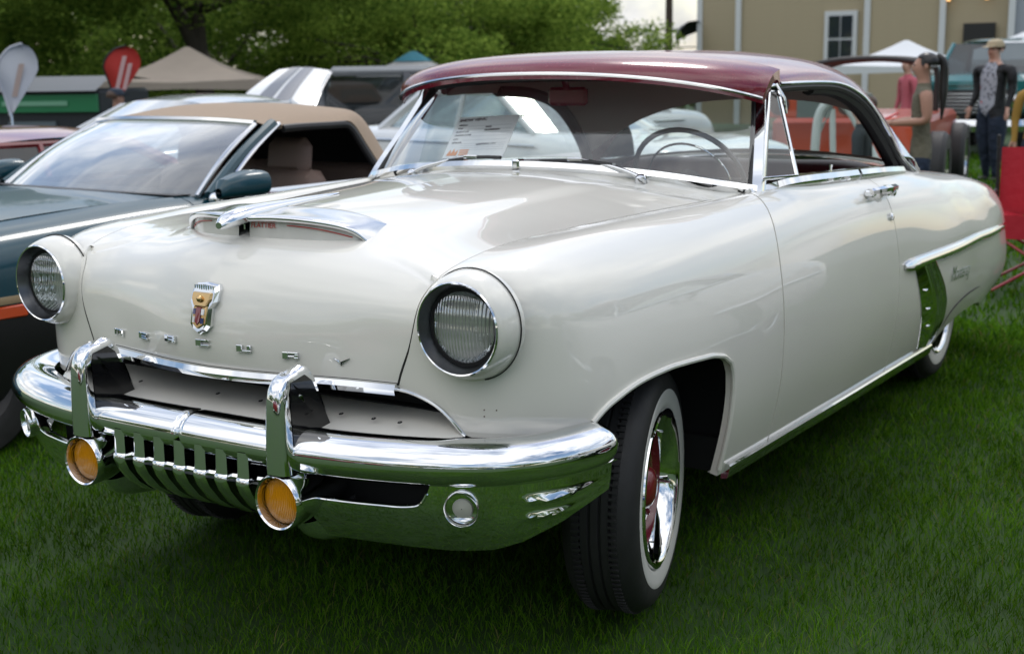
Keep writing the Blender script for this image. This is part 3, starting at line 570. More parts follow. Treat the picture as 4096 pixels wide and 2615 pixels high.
# ---- windscreen, pillars, roof
WT=np.array([(0,.945,1.412),(.18,.952,1.410),(.34,.972,1.404),(.48,1.005,1.395),(.58,1.05,1.385),(.640,1.095,1.374)])
WBs=WB+[0,.012,.008]
ws=both(loft(np.array([WBs,(WBs+WT)/2+np.array([(0,-.012,.010)]*6),WT]),18,24))
MB().grid(ws).build('windscreen',M_WSG,hero)
sweep(curve(np.concatenate([mirx(WB[:0:-1]),WB])+[0,.004,.008],60),[(.014,-.018),(.020,0),(.010,.016),(-.010,.017),(-.014,-.012)]).build('windscreen_base_trim',M_CHROME,hero)
MB().box((0,.651,1.137),(.028,.048,.042),bev=.006).build('trim_clip',M_CHROME,hero)
for s in (1,-1):
    a=np.array([(.750,.838,1.052),(.735,.882,1.11),(.708,.958,1.20),(.682,1.03,1.29),(.660,1.085,1.365),(.655,1.10,1.385)]); a[:,0]*=s
    pl=sweep(curve(a,24),[(-.016,-.030),(.014,-.034),(.022,-.012),(.018,.014),(-.010,.020)] if s>0 else [(.016,-.030),(-.014,-.034),(-.022,-.012),(-.018,.014),(.010,.020)],up=(0,-1,.45)).build('windscreen_pillar',M_CHROME,hero,auto=30)
    b=a+[-s*.018,-.012,.004]; MB().tube(curve(b,24),.010,8).build('windscreen_gasket',M_RUBBERS,pl)
    MB().tube(curve(a+[s*.012,.028,-.002],24),.006,8).build('pillar_edge',M_RUBBERS,pl)
MB().tube(curve(np.concatenate([mirx(WT[:0:-1]),WT]),40),.011,8).build('windscreen_header_gasket',M_RUBBERS,hero)
ROOF=np.array([
 row((0,.955,1.425),(.20,.962,1.421),(.38,.985,1.414),(.52,1.025,1.405),(.60,1.07,1.398),(.650,1.10,1.392),(.668,1.11,1.378)),
 row((0,1.06,1.463),(.20,1.07,1.459),(.38,1.09,1.449),(.53,1.12,1.432),(.615,1.15,1.415),(.662,1.17,1.400),(.676,1.175,1.384)),
 row((0,1.30,1.494),(.20,1.30,1.490),(.38,1.31,1.478),(.535,1.33,1.455),(.622,1.34,1.430),(.668,1.35,1.408),(.682,1.35,1.388)),
 row((0,1.65,1.508),(.20,1.65,1.504),(.38,1.65,1.490),(.54,1.62,1.463),(.628,1.62,1.435),(.673,1.62,1.408),(.687,1.62,1.386)),
 row((0,2.00,1.500),(.20,2.00,1.496),(.38,1.98,1.481),(.54,1.95,1.453),(.630,1.90,1.420),(.676,1.86,1.392),(.690,1.85,1.370)),
 row((0,2.32,1.468),(.20,2.31,1.463),(.38,2.28,1.448),(.54,2.23,1.414),(.632,2.16,1.372),(.684,2.10,1.336),(.698,2.08,1.314)),
 row((0,2.56,1.412),(.20,2.55,1.406),(.38,2.52,1.388),(.54,2.45,1.350),(.640,2.36,1.295),(.700,2.27,1.245),(.714,2.245,1.225)),
 row((0,2.70,1.350),(.20,2.695,1.343),(.38,2.67,1.320),(.55,2.62,1.270),(.655,2.53,1.205),(.722,2.41,1.135),(.735,2.385,1.118)),
 row((0,2.76,1.31),(.20,2.755,1.303),(.38,2.735,1.280),(.555,2.69,1.225),(.665,2.60,1.150),(.738,2.48,1.065),(.750,2.452,1.05))])
GR=loft(ROOF,60,30); roof=panel('roof',both(GR),M_RED,hero,flip=True,sides='CD',edge=.012,inset=0)
inn=both(loft(ROOF*np.array([.955,1,1])+np.array([0,.0,-.035]),26,16)); MB().grid(inn[2:-1]).build('headliner',M_GREYIN,roof)
for s in (1,-1):
    e=GR[:,-1].copy(); e[:,0]+=.002; e[:,2]-=.004; e=np.concatenate([e,[(.770,2.56,1.002)]]); e[:,0]*=s
    MB().tube(curve(e[::3],50),.0065,8).build('drip_rail',M_CHROME,roof)
    e2=e+[-s*.012,-.012,-.014]; MB().tube(curve(e2[6::3],50),.014,8).build('window_gasket',M_RUBBERS,roof)
    # thin burgundy pillar that continues down to the belt
    c1=GR[-1,-1]; c2=GR[-1,-8]
    q=np.array([[(c2[0],c2[1],c2[2]),(.738,2.48,1.065),(c1[0],c1[1],c1[2])],[(.760,2.60,1.00),(.768,2.585,1.0),(.775,2.56,1.0)]]); q[...,0]*=s
    MB().grid(loft(q,6,8)).build('rear_pillar',M_RED,roof)
    # dark inner channel seen behind the side opening
    e3=e[20:]+[-s*.034,-.03,-.02]; MB().tube(curve(e3[::3],30),.026,8).build('window_channel',M_RUBBERS,roof)
# wrap-round rear window with its bright frame
RT=ROOF[-1][:6]; RB=np.array([(0,2.88,1.050),(.20,2.875,1.046),(.38,2.86,1.035),(.56,2.81,1.020),(.69,2.72,1.003),(.766,2.62,.998)])
gw=loft(np.array([RT,(RT+RB)/2+[0,.012,.02],RB]),12,24); MB().grid(both(gw)).build('rear_window',M_GLASS,hero)
for s in (1,-1):
    f_=gw[:,-1].copy(); f_[:,0]*=s; f_[:,0]+=s*.002; MB().tube(f_,.007,8).build('rear_window_trim',M_CHROME,hero)
    g2=gw[:,-9:].copy(); 
    pn=np.array([[ (c[0]+.004,c[1]+.004,c[2]+.004) for c in r_] for r_ in gw[:, -7:]]); pn[...,0]*=s
    MB().grid(pn).build('pillar_cover',M_STEEL,hero)
    tt=np.concatenate([gw[0]]); tt=tt.copy(); tt[:,0]*=s; MB().tube(tt[6:],.006,8).build('rear_window_top_trim',M_CHROME,hero)
b_=both(gw)[-1]; sweep(curve(b_[::2],40),[(.010,-.012),(.014,0),(.008,.012),(-.01,.01),(-.01,-.012)],).build('rear_window_base_trim',M_CHROME,hero)
# visor
VF=np.array([(0,.715,1.428),(.20,.728,1.424),(.38,.765,1.411),(.52,.818,1.392),(.63,.885,1.368),(.690,.945,1.348),(.706,.975,1.340)])
def vrow(k):
    o=[]
    for x,y,z in VF:
        a=(x/.706)**2; dy=np.array([0,.020,.065,.150,.325])*(1-a)+np.array([0,.012,.040,.090,.155])*a; dz=np.array([0,.026,.047,.062,.074])*(1-a)+np.array([0,.032,.058,.078,.090])*a
        o.append((x+(.010 if k in (1,2) else .004 if k==3 else 0)*a,y+dy[k],z+dz[k]))
    return np.array(o)
V1,V2,VM,VB=vrow(1),vrow(2),vrow(3),vrow(4)
GV=both(loft(np.array([VF,V1,V2,VM,VB]),24,30)); VL=both(loft(np.array([VF+[0,.012,-.016],VM+[0,.012,-.022],VB+[0,0,-.05]]),12,30))
vis=MB(); vis.grid(GV); vis.grid(VL[:, ::-1]); vis.grid(np.stack([GV[0],VL[0]],1)); vis.grid(np.stack([GV[::2,0],VL[:,0]],1)); vis.grid(np.stack([GV[::2,-1],VL[:,-1]],1))
visor=vis.build('sun_visor',M_RED,hero,auto=60)
for s in (1,-1):
    a=np.array([VF[-1],VM[-1],VB[-1]]); lo=np.array([VF[-1]+[-.004,.012,-.014],[.700,1.06,1.295],[.690,1.14,1.290]]); q=np.stack([loft(np.array([a]*2),2,12)[0],loft(np.array([lo]*2),2,12)[0]]); q[...,0]*=s
    MB().grid(q).build('visor_side',M_RED,visor)
pv=curve(np.concatenate([mirx(VF[:0:-1]),VF])+[0,-.004,.002],70); sweep(pv,[(.004,-.005),(.006,0),(.003,.005),(-.005,.005),(-.005,-.005)]).build('visor_edge_trim',M_STEEL,visor)
# ---- belt chrome, vent windows, door furniture
for s in (1,-1):
    j0=side_cols(cl(uidx(8)+.02,uidx(14),60))[:,0]; j0=j0+[0,0,.002]; j0[:,0]*=s
    pr=[(.022*s,-.024),(.028*s,-.008),(.018*s,.010),(-.010*s,.014),(-.034*s,.008),(-.034*s,-.02)]
    if s<0: pr=pr[::-1]
    for a_,b_ in ((0,36),(36,60)): sweep(j0[a_:b_],pr).build('belt_trim',M_CHROME,hero)
    ty=np.array([(.748,.905,1.085),(.762,1.06,1.090),(.752,1.10,1.085)])
    # vent pane swung outwards
    fr_=[(.748,.870,1.098),(.680,1.095,1.362),(.700,1.118,1.360),(.822,.975,1.103)]
    v=[(s*(x+.004),y,z) for x,y,z in fr_]
    vw=MB().tube(v+[v[0]],.0065,8,cap=False).build('vent_window_frame',M_CHROME,hero)
    mesh('vent_glass',v,[(0,1,2,3)],M_GLASS,vw,smooth=False)
    MB().tube([(s*.706,1.135,1.385),(s*.716,1.20,1.385)],.005,8).tube([(s*.704,1.10,1.385),(s*.73,1.11,1.34),(s*.735,1.115,1.29)],.004,8).build('vent_stay',M_CHROME,vw)
    # far side window glass raised on the right, open on the left
    if s<0:
        gl_=[(-.764,1.14,1.085),(-.690,1.17,1.365),(-.690,1.80,1.365),(-.70,2.08,1.29),(-.745,2.42,1.06)]
        mesh('side_window',gl_,[tuple(range(5))],M_GLASS,hero,smooth=False)
    hd=side_pt(1.68,1.000); px=hd[0]
    hb=sweep([(s*(px+.020),1.555,1.004),(s*(px+.034),1.575,1.008),(s*(px+.038),1.68,1.006),(s*(px+.034),1.80,1.002),(s*(px+.026),1.815,1.0)],[(.010,-.010),(.012,.004),(0,.011),(-.012,.004),(-.010,-.010)]).build('door_handle',M_CHROME,hero)
    MB().box((s*(px+.008),1.580,.996),(.035,.04,.026),bev=.006).build('handle_base',M_CHROME,hb); MB().box((s*(px+.010),1.770,.990),(.04,.045,.036),bev=.008).build('handle_base',M_CHROME,hb)
    MB().lathe([(.013,0),(.013,.014),(.008,.018),(.001,.018)],(s*(px+.02),1.795,.982),(s,0,-.1),16).build('handle_button',M_CHROME,hb)
    lk_=side_pt(1.765,.895); MB().lathe([(.014,-.004),(.014,.008),(.009,.011),(.001,.011)],(s*lk_[0],1.765,.895),(s,0,.3),18).build('door_lock',M_CHROME,hero)
    MB().lathe([(.005,0),(.005,.02),(.007,.022),(.007,.03),(.001,.032)],(s*.770,1.47,1.072),(0,0,1),10).build('lock_pin',M_CHROME,hero)
    # rocker trim
    rp_=[side_pt(y,np.interp(y,[.3,1.2,2.45],[.330,.306,.268])+.010,.010) for y in np.linspace(.30,2.45,24)]; rp_=np.array(rp_); rp_[:,0]*=s
    pr=[(-.004*s,.016),(.004*s,.015),(.007*s,.009),(.001*s,-.022),(-.004*s,-.028),(-.02*s,-.030),(-.02*s,.012)]
    sweep(rp_,pr if s>0 else pr[::-1]).build('rocker_trim',M_CHROME,hero,auto=30)
    # spear, gill, script
    ys=np.linspace(1.86,3.80,50); sp=[]
    for y in ys: sp.append(side_pt(y,np.interp(y,[1.86,2.3,3.0,3.8],[.700,.692,.678,.650]),.004))
    sp=np.array(sp); sp[:,0]*=s; k=np.interp(ys,[1.86,1.90,1.97,2.1,3.3,3.80],[.35,.75,1.0,1.0,.85,.5])
    pr=[(-.006*s,-.026),(.010*s,-.025),(.020*s,-.012),(.019*s,.006),(.008*s,.020),(-.006*s,.022)]
    sweep(sp,pr if s>0 else pr[::-1],scale=k).build('side_spear',M_CHROME,hero)
    gr=[]
    for z in np.linspace(.682,.312,26):
        yl=np.interp(z,[.312,.36,.42,.50,.60,.682],[2.235,2.20,2.165,2.115,2.045,1.985]); yr=np.interp(z,[.312,.345,.40,.48,.56,.682],[2.36,2.42,2.465,2.44,2.37,2.225]); c_=[]
        for q in np.linspace(0,1,49):
            y=yl+(yr-yl)*q; o_=.003+.015*min(1,q/.36)+(.0045*math.sin((q-.4)*2*math.pi*6.5)*min(1,(q-.4)*12) if q>.4 else 0)
            c_.append(side_pt(y,z,o_))
        gr.append(c_)
    gr=np.array(gr); gr[...,0]*=s
    gi=MB().grid(gr).grid(np.stack([gr[:,0],gr[:,0]-[s*.03,0,0]],1)).grid(np.stack([gr[:,-1],gr[:,-1]-[s*.04,0,0]],1)).build('quarter_gill',M_CHROME,hero,auto=20)
    for z,y in ((.575,2.115),(.49,2.18),(.41,2.235)):
        p=side_pt(y,z,.012); MB().box((s*p[0],y,z),(.010,.025,.007),bev=.002).build('gill_clip',M_CHROME,gi)
    # script and dark tube painting the skirt crease's shadow
    sc_=side_pt(2.50,.553,.006); sc2=side_pt(2.84,.535,.006)
    if s>0: text('quarter_script','Monterey',.085,None,frame(sc_,sc2-sc_,(1,.05,0)),M_STEEL,hero,ext=.0006,shear=.45)
    cz=[side_pt(y,z,.002) for y,z in ((2.56,.345),(2.60,.385),(2.68,.415),(2.80,.432),(2.98,.438),(3.16,.434))]; cz=np.array(cz); cz[:,0]*=s
    MB().tube(curve(cz,30),np.interp(np.linspace(0,1,30),[0,.3,.8,1],[.0008,.0026,.0026,.0008]),8).build('skirt_crease_shadow',M_SEAMSH,hero)
# wipers
for s,P in ((1,[(.437,.665,1.108),(.40,.668,1.122),(.33,.672,1.140),(.245,.672,1.156),(.215,.67,1.160)]),(-1,[(-.440,.665,1.100),(-.40,.668,1.118),(-.33,.672,1.136),(-.25,.674,1.154),(-.2,.674,1.160)])):
    wp=MB().tube(curve(P,14),np.linspace(.0085,.0055,14),8).build('wiper_arm',M_STEEL,hero,auto=50)
    MB().lathe([(.020,-.02),(.018,0),(.014,.012),(.006,.016),(.001,.016)],(P[0][0],P[0][1]-.002,P[0][2]-.004),(0,-.5,1),16).build('wiper_pivot',M_STEEL,wp)
    bl=[(.075,.664,1.152),(.16,.664,1.156),(.25,.667,1.154),(.33,.674,1.146)] if s>0 else [(-.335,.676,1.136),(-.24,.668,1.152),(-.15,.664,1.160),(-.075,.662,1.160)]
    MB().tube(curve(bl,12),.0065,6).build('wiper_blade',M_RUBBERS,wp)
    MB().box(((bl[1][0]+bl[2][0])/2,.660,1.160),(.055,.010,.012),bev=.003).build('blade_clip',M_STEEL,wp)
# ---- wheels
def wheel(name,c,rz,s,parent,Rt=.352,lab=None):
    def tf(mb):
        ca,sa=math.cos(rz),math.sin(rz); mb.v=[(c[0]+p[0]*ca-p[1]*sa,c[1]+p[0]*sa+p[1]*ca,c[2]+p[2]) for p in mb.v]; return mb
    ax=(s,0,0); o=(0,0,0); k=Rt/.352
    prof=[(.205,.075),(.225,.092),(.262,.098),(.270,.0985),(.284,.097),(.299,.092),(.311,.083),(.320,.070),(.3245,.058)]
    tr=[]
    for h in np.linspace(.058,-.058,41):
        gq=(abs((h*1000)%26-13)<1.6); tr.append((.3285-.0025*(h/.058)**2-(.007 if gq else 0),h))
    tr+= [(.321,-.070),(.299,-.090),(.25,-.098),(.205,-.08)]
    t=tf(MB().lathe([(r*k,h) for r,h in prof+tr],o,ax,96)).build('tyre' if name is None else name,M_RUBBER,parent,auto=30)
    # cross sipes on the tread shoulders
    for h in (.046,-.046):
        mb=MB()
        for q in range(120):
            a=2*math.pi*q/120; r_=.328*k; mb.box((s*h,r_*math.cos(a),r_*math.sin(a)),(.022,.0065,.0065),rx=a)
        tf(mb).build('tread_blocks',M_RUBBER,t,smooth=False,kind='stuff')
    tf(MB().lathe([(.2125*k,.0905),(.218*k,.0945),(.226*k,.0965),(.245*k,.0995),(.258*k,.1003),(.262*k,.0990)],o,ax,96)).build('whitewall',M_WW,t)
    rim=tf(MB().lathe([(.2135*k,.0915),(.211*k,.098),(.204*k,.100),(.197*k,.097),(.190*k,.089),(.183*k,.078),(.178*k,.066),(.175*k,.050)],o,ax,96)).build('trim_ring',M_CHROME,parent)
    tf(MB().lathe([(.177*k,.056),(.172*k,.030),(.160*k,.018),(.138*k,.016),(.120*k,.032),(.105*k,.046),(.09*k,.048),(.06*k,.044),(.055*k,.044)],o,ax,64)).build('steel_wheel',M_RED,parent)
    cap=tf(MB().lathe([(.062*k,.040),(.058*k,.056),(.046*k,.070),(.028*k,.078),(.001,.080)],o,ax,48)).build('hub_cap',mat('red_hub',(.20,.012,.02),rough=.3,coat=.8),parent)
    for q in range(5):
        a=2*math.pi*q/5; tf(MB().lathe([(.009,.044),(.009,.056),(.001,.058)],(0,.082*math.cos(a),.082*math.sin(a)),ax,8)).build('wheel_nut',M_RED,parent)
    tf(MB().tube([(s*.04,.155,-.03),(s*.085,.150,-.03)],.005,8)).build('valve_stem',M_STEEL,parent)
    return t
ST=.224
wheel(None,(.730,0,.356),-ST*-1,1,hero); wheel(None,(-.730,0,.356),ST,-1,hero)
wheel(None,(.705,2.997,.350),0,1,hero); wheel(None,(-.705,2.997,.350),0,-1,hero)
# dark underside and wheel wells
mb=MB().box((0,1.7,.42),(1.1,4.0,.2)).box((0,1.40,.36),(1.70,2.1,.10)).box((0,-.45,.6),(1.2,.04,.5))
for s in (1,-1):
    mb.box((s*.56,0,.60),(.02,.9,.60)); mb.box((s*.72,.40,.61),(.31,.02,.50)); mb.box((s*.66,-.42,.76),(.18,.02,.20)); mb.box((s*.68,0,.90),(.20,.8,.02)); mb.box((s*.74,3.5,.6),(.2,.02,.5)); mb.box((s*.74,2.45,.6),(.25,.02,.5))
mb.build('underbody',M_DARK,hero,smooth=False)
# ---- interior
M_DASH=mat('dash_dark',(.03,.028,.03),rough=.5)
ds=both(loft(np.array([[(0,.70,1.098),(.4,.74,1.080),(.70,.86,1.04)],[(0,.86,1.085),(.4,.89,1.07),(.69,.96,1.03)],[(0,.98,1.045),(.4,.99,1.035),(.69,1.02,1.0)],[(0,.98,.85),(.4,.99,.85),(.69,1.02,.85)]]),16,14)); MB().grid(ds).build('dashboard',M_DASH,hero)
swc=Vector((.36,1.20,1.055)); swn=Vector((0,1,.55)).normalized(); sw_u=Vector((1,0,0)); sw_v=swn.cross(sw_u)
sw=MB().tube([swc+sw_u*(.205*math.cos(t))+sw_v*(.205*math.sin(t)) for t in np.linspace(0,2*math.pi,41)],.0095,8,cap=False).build('steering_wheel',mat('black_wheel_rim',(.015,.013,.015),rough=.3,coat=.5),hero)
MB().tube([swc+sw_u*(.15*math.cos(t))+sw_v*(.15*math.sin(t)) for t in np.linspace(math.pi*.9,math.pi*2.1,25)],.004,8).build('horn_ring',M_CHROME,sw)
mb=MB().tube([swc-sw_u*.21,swc-swn*.02,swc+sw_u*.21],.011,8).tube([swc-swn*.01,swc-swn*.5],.03,12); mb.lathe([(.045,-.03),(.045,.005),(.03,.015),(.001,.017)],swc,swn,20); mb.build('steering_column',M_DASH,sw)
def seat(y,zt,nm):
    G=np.array([[(0,y-.50,.62),(.3,y-.5,.62),(.60,y-.48,.60),(.66,y-.46,.56)],[(0,y-.46,.70),(.3,y-.46,.70),(.60,y-.44,.68),(.66,y-.42,.62)],[(0,y-.08,.68),(.3,y-.08,.68),(.60,y-.08,.67),(.66,y-.06,.62)],[(0,y,.78),(.3,y,.78),(.60,y,.77),(.66,y+.02,.72)],[(0,y+.12,zt-.02),(.3,y+.12,zt-.02),(.60,y+.12,zt-.05),(.66,y+.14,zt-.1)],[(0,y+.20,zt),(.3,y+.20,zt),(.59,y+.20,zt-.03),(.65,y+.20,zt-.1)],[(0,y+.30,zt-.03),(.3,y+.30,zt-.03),(.58,y+.29,zt-.06),(.64,y+.28,zt-.12)],[(0,y+.36,.6),(.3,y+.36,.6),(.58,y+.35,.6),(.64,y+.33,.58)]])
    return MB().grid(both(loft(G,26,14))).build(nm,M_REDIN,hero)
seat(1.55,1.02,'front_seat'); seat(2.40,1.035,'rear_seat')
for s in (1,-1):
    q=np.array([[(s*.752,.95,1.07),(s*.760,1.5,1.06),(s*.755,2.45,1.02)],[(s*.72,.95,1.02),(s*.73,1.5,1.01),(s*.72,2.45,.97)],[(s*.74,.95,.5),(s*.75,1.5,.5),(s*.74,2.45,.5)]]); MB().grid(loft(q,12,20)).build('door_card',M_REDIN,hero)
MB().box((0,2.75,.985),(1.36,.24,.02)).build('parcel_shelf',mat('shelf_cloth',(.05,.045,.045),rough=.9),hero,smooth=False)
mr=MB().box((-.007,.99,1.350),(.155,.022,.064),bev=.018).build('rear_view_mirror',M_RED,hero); MB().tube([(-.007,.985,1.375),(-.007,.965,1.415)],.012,8).build('mirror_stem',M_RED,mr)
mesh('mirror_glass',[(-.08,1.0015,1.325),(.066,1.0015,1.325),(.066,1.0015,1.375),(-.08,1.0015,1.375)],[(0,1,2,3)],M_CHROME,mr,smooth=False)
# small chips in the paint
for x,z in ((.700,.700),(.712,.705),(.735,.703)):
    q=GF.reshape(-1,3); q=q[(q[:,1]<-.5)]; k=np.argmin((q[:,0]-x)**2+(q[:,2]-z)**2); c_=q[k]; MB().ico(tuple(c_),(.0022,.0015,.0018),1).build('paint_chip',mat('chip_rust',(.10,.06,.04),rough=.9),hero)
# ================================================================ paper on the dash
M_PAPER=mat('card_white',(.88,.90,.92),rough=.6); M_INK=mat('print_black',(.02,.02,.025),rough=.6); M_ORA=mat('print_orange',(.80,.25,.02),rough=.6); M_LINE=mat('print_grey',(.40,.44,.48),rough=.6)
A_,B_,C_,D_=[Vector(p) for p in ((-.392,.775,1.143),(-.139,.775,1.156),(-.165,.930,1.290),(-.420,.930,1.278))]
ex=(B_-A_).normalized(); ey=(D_-A_); ez=ex.cross(ey).normalized()
if ez.y>0: ez=-ez
def onp(u,v,o=.0015): p=A_+(B_-A_)*u+(D_-A_)*v; return p+ez*o
card=thing('information_sheet','white show vehicle information sheet propped behind the windscreen of the white hardtop','paper',tuple(A_)); bpy.context.view_layer.update()
def cp(o): o.parent=card; o.matrix_parent_inverse=card.matrix_world.inverted(); return o
bk=[p-ez*.002 for p in (A_,B_,C_,D_)]; fr=[p+ez*.0 for p in (A_,B_,C_,D_)]
cp(mesh('sheet',[tuple(p) for p in fr+bk],[(0,1,2,3),(4,7,6,5),(0,4,5,1),(1,5,6,2),(2,6,7,3),(3,7,4,0)],M_PAPER,None,smooth=False))
def ptext(n,b,s,u,v,m,sh=.0): 
    p=onp(u,v); yd=ey.normalized(); mt=Matrix(((ex.x,yd.x,ez.x,p.x),(ex.y,yd.y,ez.y,p.y),(ex.z,yd.z,ez.z,p.z),(0,0,0,1)))
    return cp(text(n,b,s,None,mt,m,None,ext=.0003,shear=sh,bold=.0007 if n=='heading' else .0003))
ptext('heading','SHOW VEHICLE INFORMATION',.0188,.035,.875,M_INK,.12)
for i,(b,u,v) in enumerate((('VEHICLE',.06,.77),('YEAR',.06,.69),('MAKE',.52,.71),('ENGINE SIZE',.06,.605),('TRANSMISSION',.52,.63),('OWNERS NAME',.06,.52),('CITY',.06,.425),('OPTIONS',.06,.34),('ADDITIONAL INFO',.48,.29))): ptext('field_caption',b,.0092,u,v,M_INK,.1)
for v in (.765,.685,.60,.515,.42,.335,.285,.235,.185): 
    q=[onp(.22,v-.008,.001),onp(.95,v-.008,.001),onp(.95,v-.002,.001),onp(.22,v-.002,.001)]; cp(mesh('rule_line',[tuple(p) for p in q],[(0,1,2,3)],M_LINE,None,smooth=False))
q=[(.05,.05),(.09,.20),(.12,.10),(.15,.22),(.18,.12),(.22,.19),(.22,.05)]; cp(mesh('logo',[tuple(onp(u,v)) for u,v in q],[(0,1,2,3,4,5,6)],M_ORA,None,smooth=False))
for k,v in enumerate((.17,.12,.07)): cp(mesh('logo_bar',[tuple(onp(u,w)) for u,w in ((.25,v-.012),(.40,v-.012),(.40,v+.018),(.25,v+.018))],[(0,1,2,3)],M_ORA,None,smooth=False))
# ================================================================ teal convertible
M_TEAL=mat('teal_paint',(.004,.046,.066),rough=.35,coat=.4,spec=.3,noise=(200,.2))
M_TAN=mat('tan_canvas',(.34,.255,.185),rough=.85,noise=(40,.1),bump=(400,.25,.001))
M_TANIN=mat('tan_vinyl',(.23,.155,.125),rough=.6,noise=(20,.15)); M_BLK=mat('black_plastic',(.012,.012,.013),rough=.5)
M_WSB=glass('sky_haze_glass',(.66,.74,.74),dirt_haze=.16,refl=3.0)  # strong pale layer whitens the pane like a painted sky reflection
con=thing('convertible_car','dark teal convertible with raised tan soft top parked beside the white hardtop','car',(-2.768,1.378,0),R(-4))
S_=np.array([0,0,-.022])+np.array([  # y stations front -> rear ; columns from hood/belt edge to sill
 row((.55,-2.18,.66),(.62,-2.17,.64),(.68,-2.15,.58),(.70,-2.14,.50),(.69,-2.13,.40),(.65,-2.12,.28)),
 row((.58,-2.05,.735),(.70,-2.03,.715),(.80,-2.0,.64),(.825,-2.0,.54),(.82,-2.0,.42),(.76,-2.0,.26)),
 row((.60,-1.6,.84),(.74,-1.6,.82),(.835,-1.6,.74),(.855,-1.6,.62),(.85,-1.6,.46),(.79,-1.6,.25)),
 row((.62,-1.2,.895),(.76,-1.2,.868),(.845,-1.2,.79),(.865,-1.2,.66),(.86,-1.2,.48),(.80,-1.2,.24)),
 row((.64,-.7,.925),(.77,-.7,.890),(.845,-.7,.81),(.868,-.7,.67),(.862,-.7,.48),(.80,-.7,.23)),
 row((.70,-.2,.935),(.79,-.2,.905),(.847,-.2,.83),(.87,-.2,.68),(.865,-.2,.48),(.80,-.2,.22)),
 row((.77,.2,.912),(.80,.2,.90),(.848,.2,.83),(.87,.2,.68),(.865,.2,.48),(.80,.2,.22)),
 row((.78,.8,.91),(.81,.8,.898),(.85,.8,.83),(.872,.8,.68),(.866,.8,.48),(.80,.8,.22)),
 row((.78,1.4,.91),(.81,1.4,.898),(.85,1.4,.83),(.872,1.4,.68),(.866,1.4,.48),(.80,1.4,.22)),
 row((.72,2.0,.90),(.78,2.0,.888),(.835,2.0,.82),(.862,2.0,.68),(.855,2.0,.48),(.79,2.0,.24)),
 row((.62,2.5,.86),(.70,2.5,.848),(.77,2.5,.79),(.80,2.5,.66),(.79,2.5,.48),(.74,2.5,.30)),
 row((.5,2.68,.82),(.55,2.68,.80),(.60,2.68,.75),(.62,2.68,.64),(.61,2.68,.48),(.58,2.68,.36))])
PUc=pars(S_,0); 
def cside(i0,i1,n): return loft(S_,0,0,us=np.linspace(PUc[i0],PUc[i1],n),vs_=np.linspace(0,pars(S_,1)[-1],22))
for s in (1,-1):
    for nm,a,b,n in (('front_wing',0,5,40),('door',5,8,20),('rear_wing',8,11,24)):
        G=cside(a,b,n); G=G if s>0 else mirx(G); panel(nm,G,M_TEAL,con,flip=(s>0),inset=.003,sides='AB')
for s in (1,-1):
    cl_=loft(S_,0,0,us=np.linspace(PUc[1],PUc[10],50),vs_=np.linspace(pars(S_,1)[-1]*.60,pars(S_,1)[-1],8))+np.array([.005,0,0]); MB().grid(cl_ if s>0 else mirx(cl_)).build('lower_black_panel',M_BLK,con)  # black panel laid over the lower body side
hc=np.array([0,0,-.020])+np.array([[(0,-2.22,.67),(.3,-2.21,.67),(.55,-2.18,.66)],[(0,-2.08,.75),(.3,-2.07,.748),(.58,-2.05,.735)],[(0,-1.6,.86),(.3,-1.6,.858),(.60,-1.6,.84)],[(0,-1.2,.915),(.3,-1.2,.913),(.62,-1.2,.895)],[(0,-.7,.945),(.3,-.7,.943),(.64,-.7,.925)],[(0,-.36,.955),(.3,-.33,.952),(.66,-.24,.934)]])
panel('bonnet',both(loft(hc,30,14)),M_TEAL,con,sides='B')
MB().grid(both(loft(np.array([[(0,-.35,.935),(.3,-.32,.932),(.70,-.22,.92)],[(0,-.1,.93),(.3,-.08,.93),(.72,0,.92)]]),4,14))).build('cowl_grille',M_BLK,con)
wb=np.array([(0,-.30,.918),(.3,-.28,.918),(.55,-.23,.916),(.74,-.13,.910)]); wt=np.array([(0,.30,1.225),(.25,.305,1.224),(.45,.32,1.218),(.605,.36,1.207)])
wg=both(loft(np.array([wb,(wb+wt)/2+[0,-.03,.015],wt]),12,16)); MB().grid(wg).build('windscreen',M_WSB,con)
sweep(np.concatenate([mirx(wt[:0:-1]),wt])+[0,.0,.006],[(.012,-.014),(.016,0),(.008,.014),(-.02,.014),(-.02,-.01)]).build('header_trim',M_STEEL,con)
